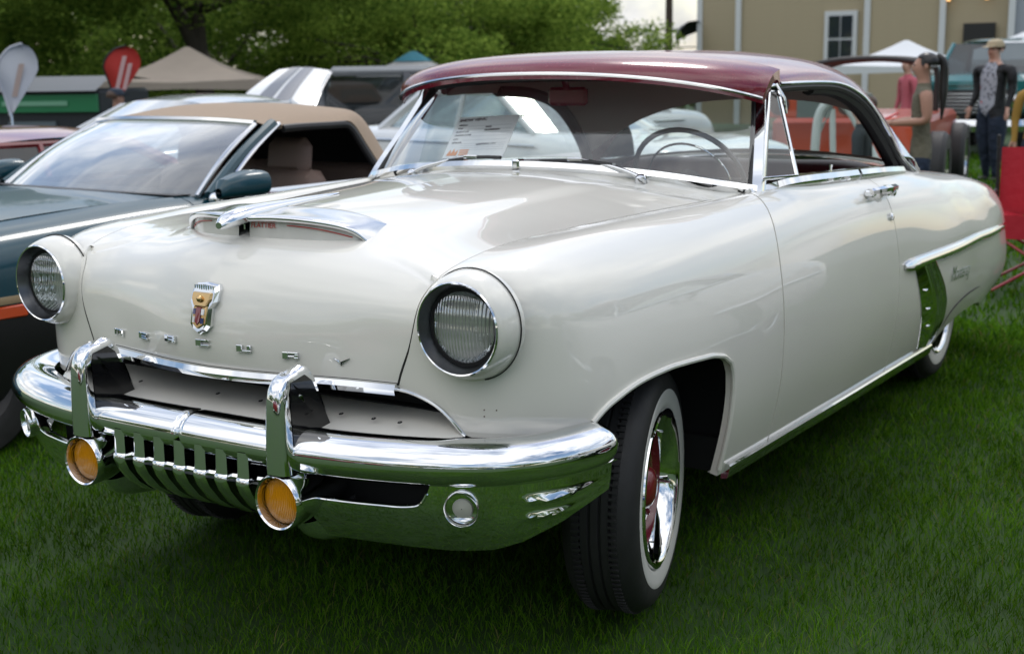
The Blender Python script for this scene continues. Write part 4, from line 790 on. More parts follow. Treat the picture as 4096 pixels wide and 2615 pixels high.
for s in (1,-1):
    a=np.array([wb[-1],(wb[-1]+wt[-1])/2+[0,-.02,.01],wt[-1]]); a[:,0]*=s
    p=MB().tube(curve(a,14),.013,8).build('pillar_trim',M_STEEL,con)
    b=a+np.array([[s*.05,.03,0],[s*.045,.06,0],[s*.04,.08,0]]); MB().tube(curve(b,14),.028,8).build('windscreen_pillar',M_TEAL,con)
    c_=b+np.array([[s*.03,.04,0],[s*.02,.035,0],[s*.012,.03,0]]); MB().tube(curve(c_,14),.011,8).build('pillar_bright_strip',M_CHROME,con)
    MB().lathe([(.028,-.02),(.03,0),(.02,.018),(.001,.02)],(s*.835,-.10,.90),(s,0,0),16).build('pillar_foot_cap',M_CHROME,con)
    bt=np.array([(s*.815,.0,.905),(s*.822,.6,.905),(s*.822,1.20,.905),(s*.80,1.5,.903)]); sweep(curve(bt,20),[(.012,-.022),(.014,.0),(.006,.016),(-.012,.016),(-.012,-.022)]).build('belt_moulding',M_CHROME,con)
    MB().box((s*.822,.97,.906),(.034,.008,.05)).build('belt_joint',M_BLK,con)
    # mirror
    mg=[]
    for y,w1,h1,zc in ((-.17,.02,.03,.935),(-.14,.05,.055,.955),(-.05,.085,.075,.965),(.02,.10,.080,.968),(.05,.102,.078,.968),(.056,.09,.066,.968)):
        lo=[(s*(.93+w1*abs(math.cos(t))**.7*math.copysign(1,math.cos(t))),y,zc+h1*.72*abs(math.sin(t))**.7*math.copysign(1,math.sin(t))) for t in np.linspace(0,2*math.pi,20,endpoint=False)]; mg.append(lo+[lo[0]])
    mm=MB().grid(np.array(mg)); mi=mm.build('wing_mirror',M_TEAL,con); MB().box((s*.93,.052,.968),(.165,.012,.09),bev=.01).build('mirror_glass',M_CHROME,mi); MB().box((s*.86,-.04,.915),(.10,.10,.035),bev=.01).build('mirror_foot',M_BLK,mi)
    # side trim, marker
    st=np.array([(s*.868,y,.612) for y in np.linspace(-1.85,2.3,16)]); st[:,0]=[s*(np.interp(abs(y),[0,1.2,1.6,1.9,2.3],[.872,.870,.858,.838,.83])) for y in st[:,1]]
    sweep(st,[(.01*s,-.014),(.012*s,0),(.01*s,.014),(-.01*s,.014),(-.01*s,-.014)][::s]).build('gold_side_strip',mat('gold_strip',(.45,.33,.20),rough=.4,metal=.4),con)
    MB().box((s*.866,-1.22,.566),(.02,.22,.050),bev=.006,rz=R(-4*s)).build('side_marker',mat('orange_lens',(.65,.07,.005),rough=.25,coat=1),con)
    # interior seats
    for yy,nm in ((.72,'front_seat'),):
        q=MB().box((s*.36,yy+.05,.78),(.50,.16,.36),bev=.05,rx=R(-12)).build(nm,M_TANIN,con,auto=60); MB().box((s*.36,yy+.10,1.02),(.30,.11,.20),bev=.045,rx=R(-8)).build('headrest',M_TANIN,q,auto=60)
MB().box((0,1.25,.80),(1.2,.16,.32),bev=.05,rx=R(-10)).build('rear_seat',M_TANIN,con,auto=60)
MB().box((0,.9,.55),(1.55,2.6,.1)).box((0,-.02,.80),(1.45,.10,.22)).build('floor_tub',M_BLK,con,smooth=False)
# soft top
T_=np.array([
 row((0,.43,1.235),(.25,.44,1.233),(.45,.465,1.228),(.60,.52,1.208),(.635,.54,1.190)),
 row((0,.62,1.256),(.25,.63,1.254),(.45,.65,1.245),(.60,.68,1.216),(.650,.69,1.195)),
 row((0,.95,1.285),(.25,.95,1.283),(.45,.95,1.268),(.60,.95,1.234),(.665,.95,1.200)),
 row((0,1.30,1.288),(.25,1.30,1.286),(.45,1.30,1.270),(.60,1.30,1.238),(.670,1.30,1.200)),
 row((0,1.60,1.262),(.25,1.60,1.262),(.45,1.58,1.256),(.60,1.53,1.236),(.675,1.45,1.185)),
 row((0,1.78,1.22),(.25,1.78,1.22),(.45,1.75,1.215),(.61,1.66,1.185),(.69,1.53,1.12)),
 row((0,1.95,1.09),(.25,1.95,1.09),(.46,1.92,1.08),(.64,1.80,1.05),(.725,1.62,1.01)),
 row((0,2.10,.90),(.25,2.10,.90),(.48,2.07,.90),(.68,1.93,.90),(.765,1.70,.90))])
T_[:,:,1]=.34+(T_[:,:,1]-.43)*np.array([.66,.66,.66,.64,.62]); T_[:,:,2]=np.where(T_[:,:,2]>1.15,T_[:,:,2]+.004,T_[:,:,2])
top=panel('soft_top',both(loft(T_,44,22)),M_TAN,con,flip=True,sides='CD',edge=.02,inset=0)
MB().grid(both(loft(T_*np.array([.96,1,1])+[0,-.02,-.03],24,14)[2:])).build('top_lining',mat('black_lining',(.010,.010,.011),rough=.9),top)
for s in (1,-1):
    e=loft(T_,44,22)[6:,-1].copy(); e[:,0]=s*(e[:,0]-.006); e[:,1]-=.02; e[:,2]-=.018; MB().tube(curve(e[::3],30),.020,8).build('top_seal',M_BLK,top)
MB().grid(np.array([[(x,1.32,1.15) for x in np.linspace(-.42,.42,5)],[(x,1.41,.96) for x in np.linspace(-.48,.48,5)]])).build('rear_screen',M_GLASS,con)
for sx in (1,-1):
    for yy in (-1.35,1.35):
        wt_=MB().lathe([(.19,.09),(.22,.10),(.29,.095),(.312,.07),(.312,-.07),(.29,-.09),(.2,-.09)],(sx*.74,yy,.312),(sx,0,0),40).build('tyre',M_RUBBER,con); MB().lathe([(.19,.088),(.17,.06),(.10,.05),(.06,.07),(.001,.07)],(sx*.74,yy,.312),(sx,0,0),32).build('wheel_rim',M_BLK,con)
MB().box((0,0,.35),(1.45,4.2,.2)).build('underbody',M_BLK,con,smooth=False)
# ================================================================ other vehicles
def gz(x,y): return -.055*max(0.,-x-4.)   # the field falls away gently to the left
M_TINT=glass('tinted_glass',(.10,.13,.14),dirt_haze=.02)
def gcar(label,loc,rz,paint,roofm=None,L=4.6,Wd=1.75,H=1.38,hood=.92,belt=.95,deck=.95,ws=(-.75,-.1),rw=(1.0,1.55),wr=.32,group=None,name='parked_car',open_top=False,glassm=None,trim=M_CHROME):
    t=thing(name,label,'car',loc,rz,group); h=Wd/2; f=-L/2; r=L/2; roofm=roofm or paint; glassm=glassm or M_TINT
    ys=[f,f+.10,f+.5,ws[0]-.15,ws[0]+.3,0.4,rw[1]-.1,r-.45,r-.08,r]; zt=[.58,hood-.16,hood-.04,hood,belt,belt,deck,deck-.02,deck-.12,.62]; wd=[h*.72,h*.9,h*.97,h*.99,h,h,h,h*.97,h*.9,h*.74]
    G=np.array([[(0,y,z+.03),(w_*.55,y,z+.025),(w_*.86,y,z),(w_*.97,y,z-.09),(w_,y,(z+.3)/2+.08),(w_*.985,y,.38),(w_*.93,y,.22)] for y,z,w_ in zip(ys,zt,wd)])
    MB().grid(both(loft(G,46,26))).build('body',paint,t)
    b0,b1=ws; r0,r1=rw; tw=h*.70
    if not open_top:
        # roof shell, screens, side glass
        Rg=np.array([[(0,b1-.02,H-.03),(tw*.6,b1,H-.04),(tw,b1+.06,H-.075)],[(0,b1+.25,H),(tw*.6,b1+.25,H-.01),(tw*1.02,b1+.25,H-.06)],[(0,(b1+r0)/2,H+.012),(tw*.6,(b1+r0)/2,H),(tw*1.04,(b1+r0)/2,H-.05)],[(0,r0-.2,H),(tw*.6,r0-.2,H-.012),(tw*1.03,r0-.2,H-.06)],[(0,r0+.02,H-.035),(tw*.6,r0,H-.045),(tw,r0-.06,H-.08)]])
        rf=MB().grid(both(loft(Rg,20,12))).build('roof',roofm,t)
        A=np.array([[(0,b0-.08,hood+.03),(h*.5,b0-.03,hood+.03),(h*.84,b0+.12,belt)],[(0,b1-.02,H-.03),(tw*.6,b1,H-.04),(tw,b1+.06,H-.075)]]); MB().grid(both(loft(A,6,8))).build('windscreen',glassm,t)
        B=np.array([[(0,r0+.02,H-.035),(tw*.6,r0,H-.045),(tw,r0-.06,H-.08)],[(0,r1+.05,deck+.02),(h*.5,r1,deck+.02),(h*.84,r1-.15,belt)]]); MB().grid(both(loft(B,6,8))).build('rear_window',glassm,t)
        for s in (1,-1):
            v=[(s*h*.86,b0+.12,belt-.02),(s*tw,b1+.06,H-.08),(s*tw,r0-.06,H-.085),(s*h*.86,r1-.15,belt-.02)]
            mesh('side_window',v,[(0,1,2,3)],glassm,t,smooth=False)
            for a_,b_,r_ in ((v[0],v[1],.025),(v[2],v[3],.045),(v[1],v[2],.022),(((v[0][0]+v[3][0])/2,.35,belt-.02) and [(v[0][0]+v[3][0])/2,.35,belt-.02],[(v[1][0]+v[2][0])/2,.38,H-.08],.022)): MB().tube([a_,b_],r_,6).build('window_frame',roofm,t)
            MB().tube([(s*h*.985,ws[0],belt-.10),(s*h*.99,.3,belt-.095),(s*h*.99,r1,belt-.10)],.012,6).build('side_moulding',trim,t)
    for yy,nm,sg in ((f,'front_bumper',-1),(r,'rear_bumper',1)):
        q=curve([(-h*.9,yy-sg*.25,.47),(-h*.75,yy-sg*.02,.47),(0,yy+sg*.07,.47),(h*.75,yy-sg*.02,.47),(h*.9,yy-sg*.25,.47)],26); sweep(q,[(-.05,-.07),(.03,-.06),(.045,0),(.03,.06),(-.05,.07)] if sg<0 else [(.05,-.07),(-.03,-.06),(-.045,0),(-.03,.06),(.05,.07)]).build(nm,trim,t)
    for s in (1,-1):
        hl=MB().lathe([(.09,-.05),(.095,.0),(.085,.012)],(s*h*.68,f+.03,.66),(0,-1,0),20).build('headlight_rim',trim,t); MB().lathe([(.085,.008),(.05,.022),(.001,.028)],(s*h*.68,f+.03,.66),(0,-1,0),20).build('headlight_lens',mat('clear_lamp',(.5,.55,.58),rough=.1,metal=.6),hl)
        MB().box((s*h*.66,r-.01,.72),(.22,.05,.10),bev=.02).build('tail_lamp',mat('red_lamp',(.35,.01,.01),rough=.2,coat=1),t)
        for yy in (f+.85,r-.95):
            MB().lathe([(wr*.62,.10),(wr*.72,.11),(wr*.93,.10),(wr,.07),(wr,-.07),(wr*.93,-.1)],(s*(h-.10),yy,wr),(s,0,0),28).build('tyre',M_RUBBER,t); MB().lathe([(wr*.63,.10),(wr*.5,.07),(wr*.2,.09),(.001,.09)],(s*(h-.10),yy,wr),(s,0,0),24).build('wheel_rim',M_STEEL,t)
    MB().box((0,0,.30),(Wd*.8,L*.9,.16)).build('underbody',M_BLK,t,smooth=False)
    return t
P_RED=mat('red_paint',(.22,.015,.02),rough=.25,coat=1); P_SIL=mat('silver_paint',(.52,.54,.56),rough=.25,coat=1,metal=.2); P_WHI=mat('gloss_white',(.72,.73,.73),rough=.25,coat=1); P_GRY=mat('grey_paint',(.10,.11,.125),rough=.35,coat=.8); P_NAVY=mat('navy_paint',(.006,.014,.035),rough=.25,coat=1); P_BLU=mat('blue_paint',(.02,.06,.20),rough=.25,coat=1); P_TRK=mat('truck_teal',(.01,.14,.15),rough=.25,coat=1); P_ORG=mat('orange_paint',(.55,.075,.025),rough=.35,coat=.6)
G_BLUE=glass('blue_reflection_tint',(.02,.07,.10))  # blue window reflection painted in as the glass tint
gcar('red coupe at the left edge, its roof showing behind the teal convertible',(-5.15,1.95,gz(-5.5,1)),R(-3),P_RED,H=1.21,belt=.90,hood=.86,deck=.90,ws=(-.9,-.1),rw=(1.05,1.6),glassm=G_BLUE,trim=M_BLK)
gcar('silver sedan behind the tan soft top of the convertible',(-6.9,5.6,gz(-7.1,5)),R(-4),P_SIL,H=1.43,belt=.99,hood=.95,deck=.97,ws=(-1.0,-.1),rw=(1.0,1.7),glassm=M_WSB)
bc=gcar('open blue convertible with brown seats behind the red coupe',(-10.9,5.6,gz(-10.9,6)),R(96),P_BLU,belt=1.00,hood=.98,deck=1.0,open_top=True)
for s in (-.38,.38):
    q=MB().box((s,.25,1.08),(.46,.16,.42),bev=.05).build('seat',mat('brown_leather',(.16,.045,.02),rough=.5),bc,auto=60)
MB().tube([(-.62,-.55,1.0),(-.5,-.25,1.36),(.5,-.25,1.36),(.62,-.55,1.0)],.03,8).build('windscreen_frame',M_STEEL,bc); mesh('windscreen',[(-.6,-.55,1.0),(-.5,-.25,1.35),(.5,-.25,1.35),(.6,-.55,1.0)],[(0,1,2,3)],M_TINT,bc,smooth=False)
# white car with its striped bonnet raised
sc_w=gcar('white car with grey racing stripes and its bonnet raised',(-7.6,10.2,gz(-8.6,10)-.15),R(-20),P_WHI,H=1.30,hood=.90)
sc_w.rotation_euler=(0,0,R(-20)); bpy.context.view_layer.update(); iv=sc_w.matrix_world.inverted()
wq=[(-8.28,7.87,1.12),(-8.44,8.82,1.50),(-7.92,9.14,1.48),(-7.52,8.34,1.08)]; lq=[np.array(iv@Vector(p)) for p in wq]
bn=np.array([[lq[0]*(1-u)+lq[3]*u+np.array([0,0,.03*math.sin(u*3.14)]) for u in np.linspace(0,1,5)],[((lq[0]+lq[1])*(1-u)+(lq[3]+lq[2])*u)/2+np.array([0,-.01,.015+.03*math.sin(u*3.14)]) for u in np.linspace(0,1,5)],[lq[1]*(1-u)+lq[2]*u+np.array([0,0,.03*math.sin(u*3.14)]) for u in np.linspace(0,1,5)]])
G=loft(bn,12,41); bo=MB().grid(G).grid(G+[0,.03,-.02]).build('raised_bonnet',P_WHI,sc_w)
for a_,b_ in ((10,18),(20,28)): MB().grid(G[:,a_:b_+1]+[0,-.008,.006]).build('stripe',P_GRY,bo)
# boxy dark utility wagon
def boxy(label,loc,rz,paint,roofm,L=3.9,Wd=1.75,H=1.80,name='parked_car',cat='car'):
    t=thing(name,label,cat,loc,rz); h=Wd/2
    b=MB().box((0,.6,.78),(Wd,L-1.2,.62),bev=.05).box((0,-1.45,.74),(Wd*.94,1.3,.52),bev=.06).build('body',paint,t,auto=40)
    MB().box((0,.62,H-.05),(Wd*.93,L-1.35,.12),bev=.05).build('roof',roofm,t,auto=40)
    for s in (1,-1):
        for y in (-.78,.30,1.95): MB().box((s*h*.90,y,(1.05+H-.08)/2),(.06,.09 if y<1.9 else .22,H-1.1)).build('pillar',paint,t,smooth=False)
        sw_=mesh('side_window',[(s*h*.90,-.74,1.10),(s*h*.90,-.70,H-.12),(s*h*.90,.26,H-.12),(s*h*.90,.26,1.10)],[(0,1,2,3)],M_TINT,t,smooth=False)
        mesh('side_window',[(s*h*.90,.36,1.10),(s*h*.90,.36,H-.12),(s*h*.90,1.82,H-.12),(s*h*.90,1.82,1.10)],[(0,1,2,3)],M_WSB,t,smooth=False)
        MB().tube([(s*h*.92,.38,1.12),(s*h*.92,.38,H-.15),(s*h*.92,1.80,H-.15),(s*h*.92,1.80,1.12),(s*h*.92,.38,1.12)],.018,6).build('window_seal',M_BLK,t)
        for y in (-1.3,1.35): MB().lathe([(.2,.11),(.24,.12),(.34,.11),(.37,.08),(.37,-.08),(.34,-.1)],(s*(h-.08),y,.37),(s,0,0),28).build('tyre',M_RUBBER,t); MB().lathe([(.2,.1),(.15,.06),(.08,.1),(.001,.1)],(s*(h-.08),y,.37),(s,0,0),20).build('wheel_rim',M_STEEL,t)
    mesh('windscreen',[(-h*.85,-.84,1.08),(-h*.8,-.70,H-.1),(h*.8,-.70,H-.1),(h*.85,-.84,1.08)],[(0,1,2,3)],M_TINT,t,smooth=False)
    mesh('rear_window',[(-h*.8,2.06,1.12),(-h*.75,2.02,H-.14),(h*.75,2.02,H-.14),(h*.8,2.06,1.12)],[(0,1,2,3)],M_TINT,t,smooth=False)
    MB().box((0,L/2+.08,.56),(Wd,.10,.14),bev=.03).build('rear_bumper',M_CHROME,t,auto=40); MB().box((0,-2.12,.56),(Wd,.10,.14),bev=.03).build('front_bumper',M_CHROME,t,auto=40)
    return t
boxy('dark grey boxy utility wagon with grey hardtop behind the tan soft top',(-8.25,10.58,gz(-7.7,11)-.08),R(-52),P_GRY,mat('grey_hardtop',(.22,.23,.24),rough=.4,coat=.5))
boxy('black estate with white roof edge showing above the raised striped bonnet',(-13.4,16.2,gz(-13.4,16)-.15),R(60),P_NAVY,P_WHI,H=1.95,L=4.4)
# white open utility car with front-end tubes, seen through the windscreen
wj=gcar('white vintage car with raised bonnet seen through the windscreen',(-5.4,9.8,0),R(-14),P_WHI,H=1.36,hood=.92,glassm=M_WSB)
MB().tube([(-.55,-1.1,.95),(-.10,-.62,1.34)],.03,8).build('bonnet_prop',P_WHI,wj)
wk=gcar('white car parked beyond the rear window of the hardtop',(-3.6,6.9,0),R(75),P_WHI,H=1.34,hood=.90,glassm=M_WSB)
# orange open off-roader with a black roll cage
oj=thing('off_roader','orange open off-roader with round lamps and black roll cage','car',(-2.05,11.3,0),R(8))
MB().box((0,0,.70),(1.55,2.8,.45),bev=.05).build('body',P_ORG,oj,auto=40)
pn_=MB().box((-.35,-1.57,1.06),(1.05,.03,.26),bev=.01).build('front_panel',P_ORG,oj,auto=40); MB().box((-.30,-1.59,1.06),(.36,.02,.26)).build('grey_centre',mat('panel_grey',(.16,.19,.18),rough=.6),pn_,smooth=False)
for x in (-.66,.02): MB().lathe([(.105,.0),(.10,.012),(.001,.012)],(x,-1.585,1.06),(0,-1,0),24).build('round_lamp',mat('lamp_brown',(.08,.05,.04),rough=.4),pn_)
for y in (-.35,.55): MB().tube(curve([(-.62,y,.9),(-.62,y,1.36),(-.54,y,1.45),(.54,y,1.45),(.62,y,1.36),(.62,y,.9)],30),.035,10).build('roll_hoop',M_BLK,oj)
MB().tube([(-.6,-.35,1.41),(-.6,.55,1.41)],.03,8).build('roll_bar',M_BLK,oj); MB().tube([(.6,-.35,1.41),(.6,.55,1.41)],.03,8).build('roll_bar',M_BLK,oj)
for s in (1,-1):
    for y in (-1.1,1.0): MB().lathe([(.22,.12),(.28,.13),(.36,.12),(.39,.08),(.39,-.08),(.36,-.11)],(s*.82,y,.39),(s,0,0),28).build('tyre',M_RUBBER,oj); MB().lathe([(.22,.11),(.16,.05),(.06,.08),(.001,.08)],(s*.82,y,.39),(s,0,0),20).build('wheel_rim',M_STEEL,oj)
# white tubular hoop standing beside it
wf=thing('tube_frame','white bent tube frame with a hoop seen through the side window','frame',(-1.55,8.9,0),R(5))
MB().tube(curve([(-.30,0,.0),(-.28,0,.80),(-.22,0,1.06),(-.10,0,1.12),(.02,0,1.04),(.20,0,.72),(.36,0,.40),(.5,0,0)],40),.042,10).build('hoop',mat('frame_white',(.66,.70,.68),rough=.4),wf); MB().tube([(-.28,.02,.8),(-.14,.02,1.04),(-.10,.02,.2)],.03,8).build('brace',MATS['frame_white'],wf)
# teal pickup with chrome front
tk=thing('pickup_truck','teal pickup with chrome bumper and grille behind the man in the dark jacket','truck',(-2.55,18.9,0),R(-6))
tk2=[]
MB().box((0,1.0,.95),(1.9,3.9,.62),bev=.09).build('body',P_TRK,tk,auto=40)
MB().grid(both(loft(np.array([[(0,-1.0,1.12),(.5,-1.0,1.11),(.9,-.98,1.02)],[(0,-.5,1.24),(.5,-.5,1.23),(.88,-.5,1.14)],[(0,.3,1.30),(.5,.3,1.29),(.86,.3,1.2)]]),8,10))).build('bonnet',P_TRK,tk)
MB().grid(both(loft(np.array([[(0,.65,1.80),(.5,.68,1.79),(.72,.75,1.74)],[(0,1.1,1.84),(.5,1.1,1.83),(.74,1.1,1.77)],[(0,1.6,1.80),(.5,1.6,1.79),(.72,1.55,1.73)]]),8,10))).build('cab_roof',P_TRK,tk)
mesh('windscreen',[(-.80,.28,1.26),(-.70,.68,1.76),(.70,.68,1.76),(.80,.28,1.26)],[(0,1,2,3)],M_TINT,tk,smooth=False)
for s in (1,-1): MB().tube([(s*.82,.28,1.25),(s*.72,.7,1.76)],.04,8).build('cab_pillar',P_TRK,tk); MB().tube([(s*.74,1.6,1.76),(s*.82,1.7,1.2)],.05,8).build('cab_pillar',P_TRK,tk); mesh('side_window',[(s*.83,.3,1.22),(s*.73,.7,1.74),(s*.73,1.6,1.74),(s*.83,1.7,1.22)],[(0,1,2,3)],M_TINT,tk,smooth=False)
MB().box((0,-.98,.84),(1.5,.06,.40),bev=.02).build('grille',M_BLK,tk,auto=40)
for z in np.linspace(.70,.98,6): MB().box((0,-1.02,z),(1.45,.02,.018)).build('grille_bar',M_STEEL,tk,smooth=False)
sweep(curve([(-.95,-.9,.50),(-.8,-1.12,.50),(0,-1.18,.50),(.8,-1.12,.50),(.95,-.9,.50)],20),[(-.05,-.10),(.02,-.09),(.05,0),(.02,.09),(-.05,.10)]).build('front_bumper',M_CHROME,tk)
npz=MB().box((.1,-1.25,.44),(.32,.015,.17)).build('number_plate',mat('plate_white',(.6,.62,.62),rough=.5),tk,smooth=False)
for s in (1,-1):
    MB().lathe([(.10,-.03),(.11,.01),(.06,.03),(.001,.035)],(s*.78,-1.0,.88),(0,-1,0),20).build('headlight',M_STEEL,tk)
    for y in (-.2,2.2): MB().lathe([(.2,.11),(.24,.12),(.34,.11),(.37,.08),(.37,-.08),(.34,-.1)],(s*.86,y,.37),(s,0,0),24).build('tyre',M_RUBBER,tk)
# ================================================================ people
import bmesh
SKIN=mat('skin_tan',(.36,.19,.13),rough=.5); HAIRB=mat('hair_black',(.008,.007,.007),rough=.35); DENIM=mat('denim',(.012,.022,.045),rough=.85,noise=(60,.3),bump=(8,1.,.05)); SHOE=mat('shoe_dark',(.03,.03,.03),rough=.6)
def floral():
    m=mat('floral_shirt',(.26,.28,.33),rough=.8); n=m.node_tree.nodes; l=m.node_tree.links; t=n.new('ShaderNodeTexCoord'); v=n.new('ShaderNodeTexVoronoi'); v.inputs['Scale'].default_value=24; l.new(t.outputs['Object'],v.inputs['Vector'])
    r=n.new('ShaderNodeValToRGB'); e=r.color_ramp.elements; e[0].position=.28; e[0].color=(.05,.055,.07,1); e[1].position=.42; e[1].color=(.33,.35,.40,1); l.new(v.outputs['Distance'],r.inputs[0])
    x=n.new('ShaderNodeTexNoise'); x.inputs['Scale'].default_value=7; l.new(t.outputs['Object'],x.inputs['Vector']); q=n.new('ShaderNodeValToRGB'); q.color_ramp.elements[0].position=.66; q.color_ramp.elements[1].position=.68; l.new(x.outputs['Fac'],q.inputs[0])
    k=n.new('ShaderNodeMix'); k.data_type='RGBA'; k.inputs[7].default_value=(.45,.03,.03,1); l.new(q.outputs[0],k.inputs[0]); l.new(r.outputs[0],k.inputs[6]); l.new(k.outputs[2],n['Principled BSDF'].inputs['Base Color']); return m
def person(label,loc,rz,h,shirt,pants,arms,sleeve=.5,hair=HAIRB,hat=None,ponytail=False,legs='stand',wide=1.,skin=SKIN,jacket=None,skirt_z=None,bust=0):
    """faces -y; arms = ((elbow_l, wrist_l),(elbow_r, wrist_r)) in body heights, l is +x"""
    t=thing('person',label,'person',loc,rz)
    V=[];E=[];Rd=[];Tg=[]
    def add(p,r,par=None,tag_=0,ry=None):
        V.append(Vector(p)*h); Rd.append((r*h,(ry or r)*h)); 
        if par is not None: E.append((par,len(V)-1)); Tg.append(tag_)
        return len(V)-1
    w_=wide
    pel=add((0,0,.52),.075*w_,None); wst=add((0,0,.60),.068*w_,pel,1,.055*w_); ch=add((0,-.005-bust*.012,.71),.080*w_,wst,1,.062*w_); ns_=add((0,.005,.80),.058*w_,ch,1,.045); nk=add((0,0,.855),.030,ns_,0); hd=add((0,-.012,.905),.048,nk,0); hd2=add((0,-.008,.945),.052,hd,0); ht=add((0,0,.975),.036,hd2,0)
    nose=add((0,-.062,.918),.008,hd,0); chin=add((0,-.042,.882),.018,hd,0)
    if legs=='stand': LG=((.048,-.01,.285,.050,.0,.045),( .048,.03,.285,.050,.045,.045))
    for s,i in ((1,0),(-1,1)):
        if legs=='stand': kn=((s*.052,-.012+.02*i,.285)); an=((s*.055,.0+.04*i,.045)); toe=(s*.062,-.075+.04*i,.015)
        else: kn=(s*.06,-.24,.50); an=(s*.06,-.23,.25); toe=(s*.06,-.31,.22)
        hp=add((s*.045*w_,0,.50),.060*w_,pel,2); k=add(kn,.038*w_,hp,2); a=add(an,.026,k,2); f_=add((an[0],an[1]+.01,.02 if legs=='stand' else an[2]-.02),.022,a,3); add(toe,.017,f_,3)
        wa=w_**.4; sh=add((s*.098*w_,.0,.795),.036*wa,ns_,1); el,wr=arms[i]; e=add(el,.027*wa,sh,4 if not jacket else 5); wv=add(wr,.019,e,6 if sleeve<.9 else 4 if not jacket else 5)
        d=(Vector(wr)-Vector(el)).normalized(); pm=Vector(wr)+d*.035; p_=add(pm,.017,wv,0)
        sd=d.cross(Vector((0,0,1))) if abs(d.z)<.9 else Vector((1,0,0)); sd.normalize(); dn=d.cross(sd)
        for q,(o_,ln) in enumerate(((-.014,.040),(-.005,.046),(.004,.044),(.013,.034))):
            b=pm+sd*o_+d*.012; add(b+d*ln*.5+dn*.006*(-1),.0055,p_,0); add(b+d*ln+dn*.016*(-1),.0045,len(V)-1,0)
        add(Vector(wr)+d*.018-sd*.026,.006,wv,0); add(Vector(wr)+d*.042-sd*.034,.005,len(V)-1,0)
    me=bpy.data.meshes.new('body_skel'); me.from_pydata([tuple(v) for v in V],E,[]); ob=bpy.data.objects.new('tmp',me); link(ob)
    sk=ob.modifiers.new('s','SKIN'); sk.use_smooth_shade=True; sk.branch_smoothing=.6
    for i,r_ in enumerate(Rd): me.skin_vertices[0].data[i].radius=r_
    me.skin_vertices[0].data[0].use_root=True
    sb=ob.modifiers.new('u','SUBSURF'); sb.levels=1; sb.render_levels=1
    dg=bpy.context.evaluated_depsgraph_get(); m2=bpy.data.meshes.new_from_object(ob.evaluated_get(dg)); bpy.data.objects.remove(ob); m2.name='body'
    mats=[skin,shirt,pants,SHOE,shirt,jacket or shirt]; m2.materials.clear(); [m2.materials.append(q) for q in mats]
    VA=np.array([tuple(v) for v in V]); E0=VA[[e[0] for e in E]]; E1=VA[[e[1] for e in E]]; TG=np.array(Tg); idx=[]; RR=np.array([r_[0] for r_ in Rd]); RA=RR[[e[0] for e in E]]; RB_=RR[[e[1] for e in E]]
    hem=(skirt_z or .505)*h
    for p in m2.polygons:
        c_=np.array(p.center); d=E1-E0; u=np.clip(((c_-E0)*d).sum(1)/((d*d).sum(1)+1e-9),0,1); dist=np.linalg.norm(c_-(E0+d*u[:,None]),axis=1)-(RA*(1-u)+RB_*u); k=int(np.argmin(dist)); g=int(TG[k])
        if g in (1,2): g=1 if c_[2]>hem else 2
        if g==4 and sleeve<.9 and u[k]>sleeve*1.6: g=0
        if g==4: g=1 if sleeve>0 else 0
        if g==6: g=0
        if g==1 and c_[2]>.835*h: g=0
        if g==1 and jacket and (abs(c_[0])>.055*h or c_[1]>.03*h): g=5
        idx.append(g)
    m2.polygons.foreach_set('material_index',idx); m2.polygons.foreach_set('use_smooth',[True]*len(idx)); bo_=link(bpy.data.objects.new('body',m2)); bo_.parent=t
    for s in (1,-1):
        MB().ico((s*.019*h,-.052*h,.932*h),.006*h,1).build('eye',M_BLK,t); MB().ico((s*.052*h,.002*h,.925*h),(.007*h,.012*h,.018*h),1).build('ear',skin,t)
    MB().box((0,-.058*h,.902*h),(.022*h,.006*h,.005*h)).build('mouth',mat('lip',(.25,.08,.07),rough=.5),t)
    if hair:
        hm=MB(); G=[]
        for th in np.linspace(.05,1.9,9):
            G.append([( .0585*h*math.sin(th)*math.sin(ph),(.010+.064*math.sin(th)*-math.cos(ph)*(1 if math.cos(ph)<.2 else (.62 if th>1.0 else .9)))*h,(.945+.050*math.cos(th))*h) for ph in np.linspace(0,2*math.pi,25)])
        hm.grid(np.array(G)); hm.build('hair',hair,t)
        if ponytail: MB().tube(curve([(0,.055*h,.975*h),(0,.085*h,.955*h),(0,.098*h,.86*h),(0.01*h,.095*h,.74*h),(.015*h,.09*h,.66*h)],14),np.interp(np.linspace(0,1,14),[0,.2,.6,1],[.016*h,.022*h,.020*h,.005*h]),10).build('ponytail',hair,t)
    if hat:
        hm=MB().lathe([(.062*h,-.006*h),(.060*h,.018*h),(.050*h,.036*h),(.028*h,.046*h),(.001,.048*h)],(0,-.004*h,.955*h),(0,-.08,1),24).build('hat',hat,t)
        br=[(-.05*h,-.045*h,.952*h),(-.045*h,-.09*h,.946*h),(0,-.098*h,.944*h),(.045*h,-.09*h,.946*h),(.05*h,-.045*h,.952*h)]; MB().add(br+[(p[0],p[1],p[2]+.006*h) for p in br],[(0,1,2,3,4),(9,8,7,6,5)]+[(i,i+1,i+6,i+5) for i in range(4)]).build('hat_peak',hat,hm)
    return t
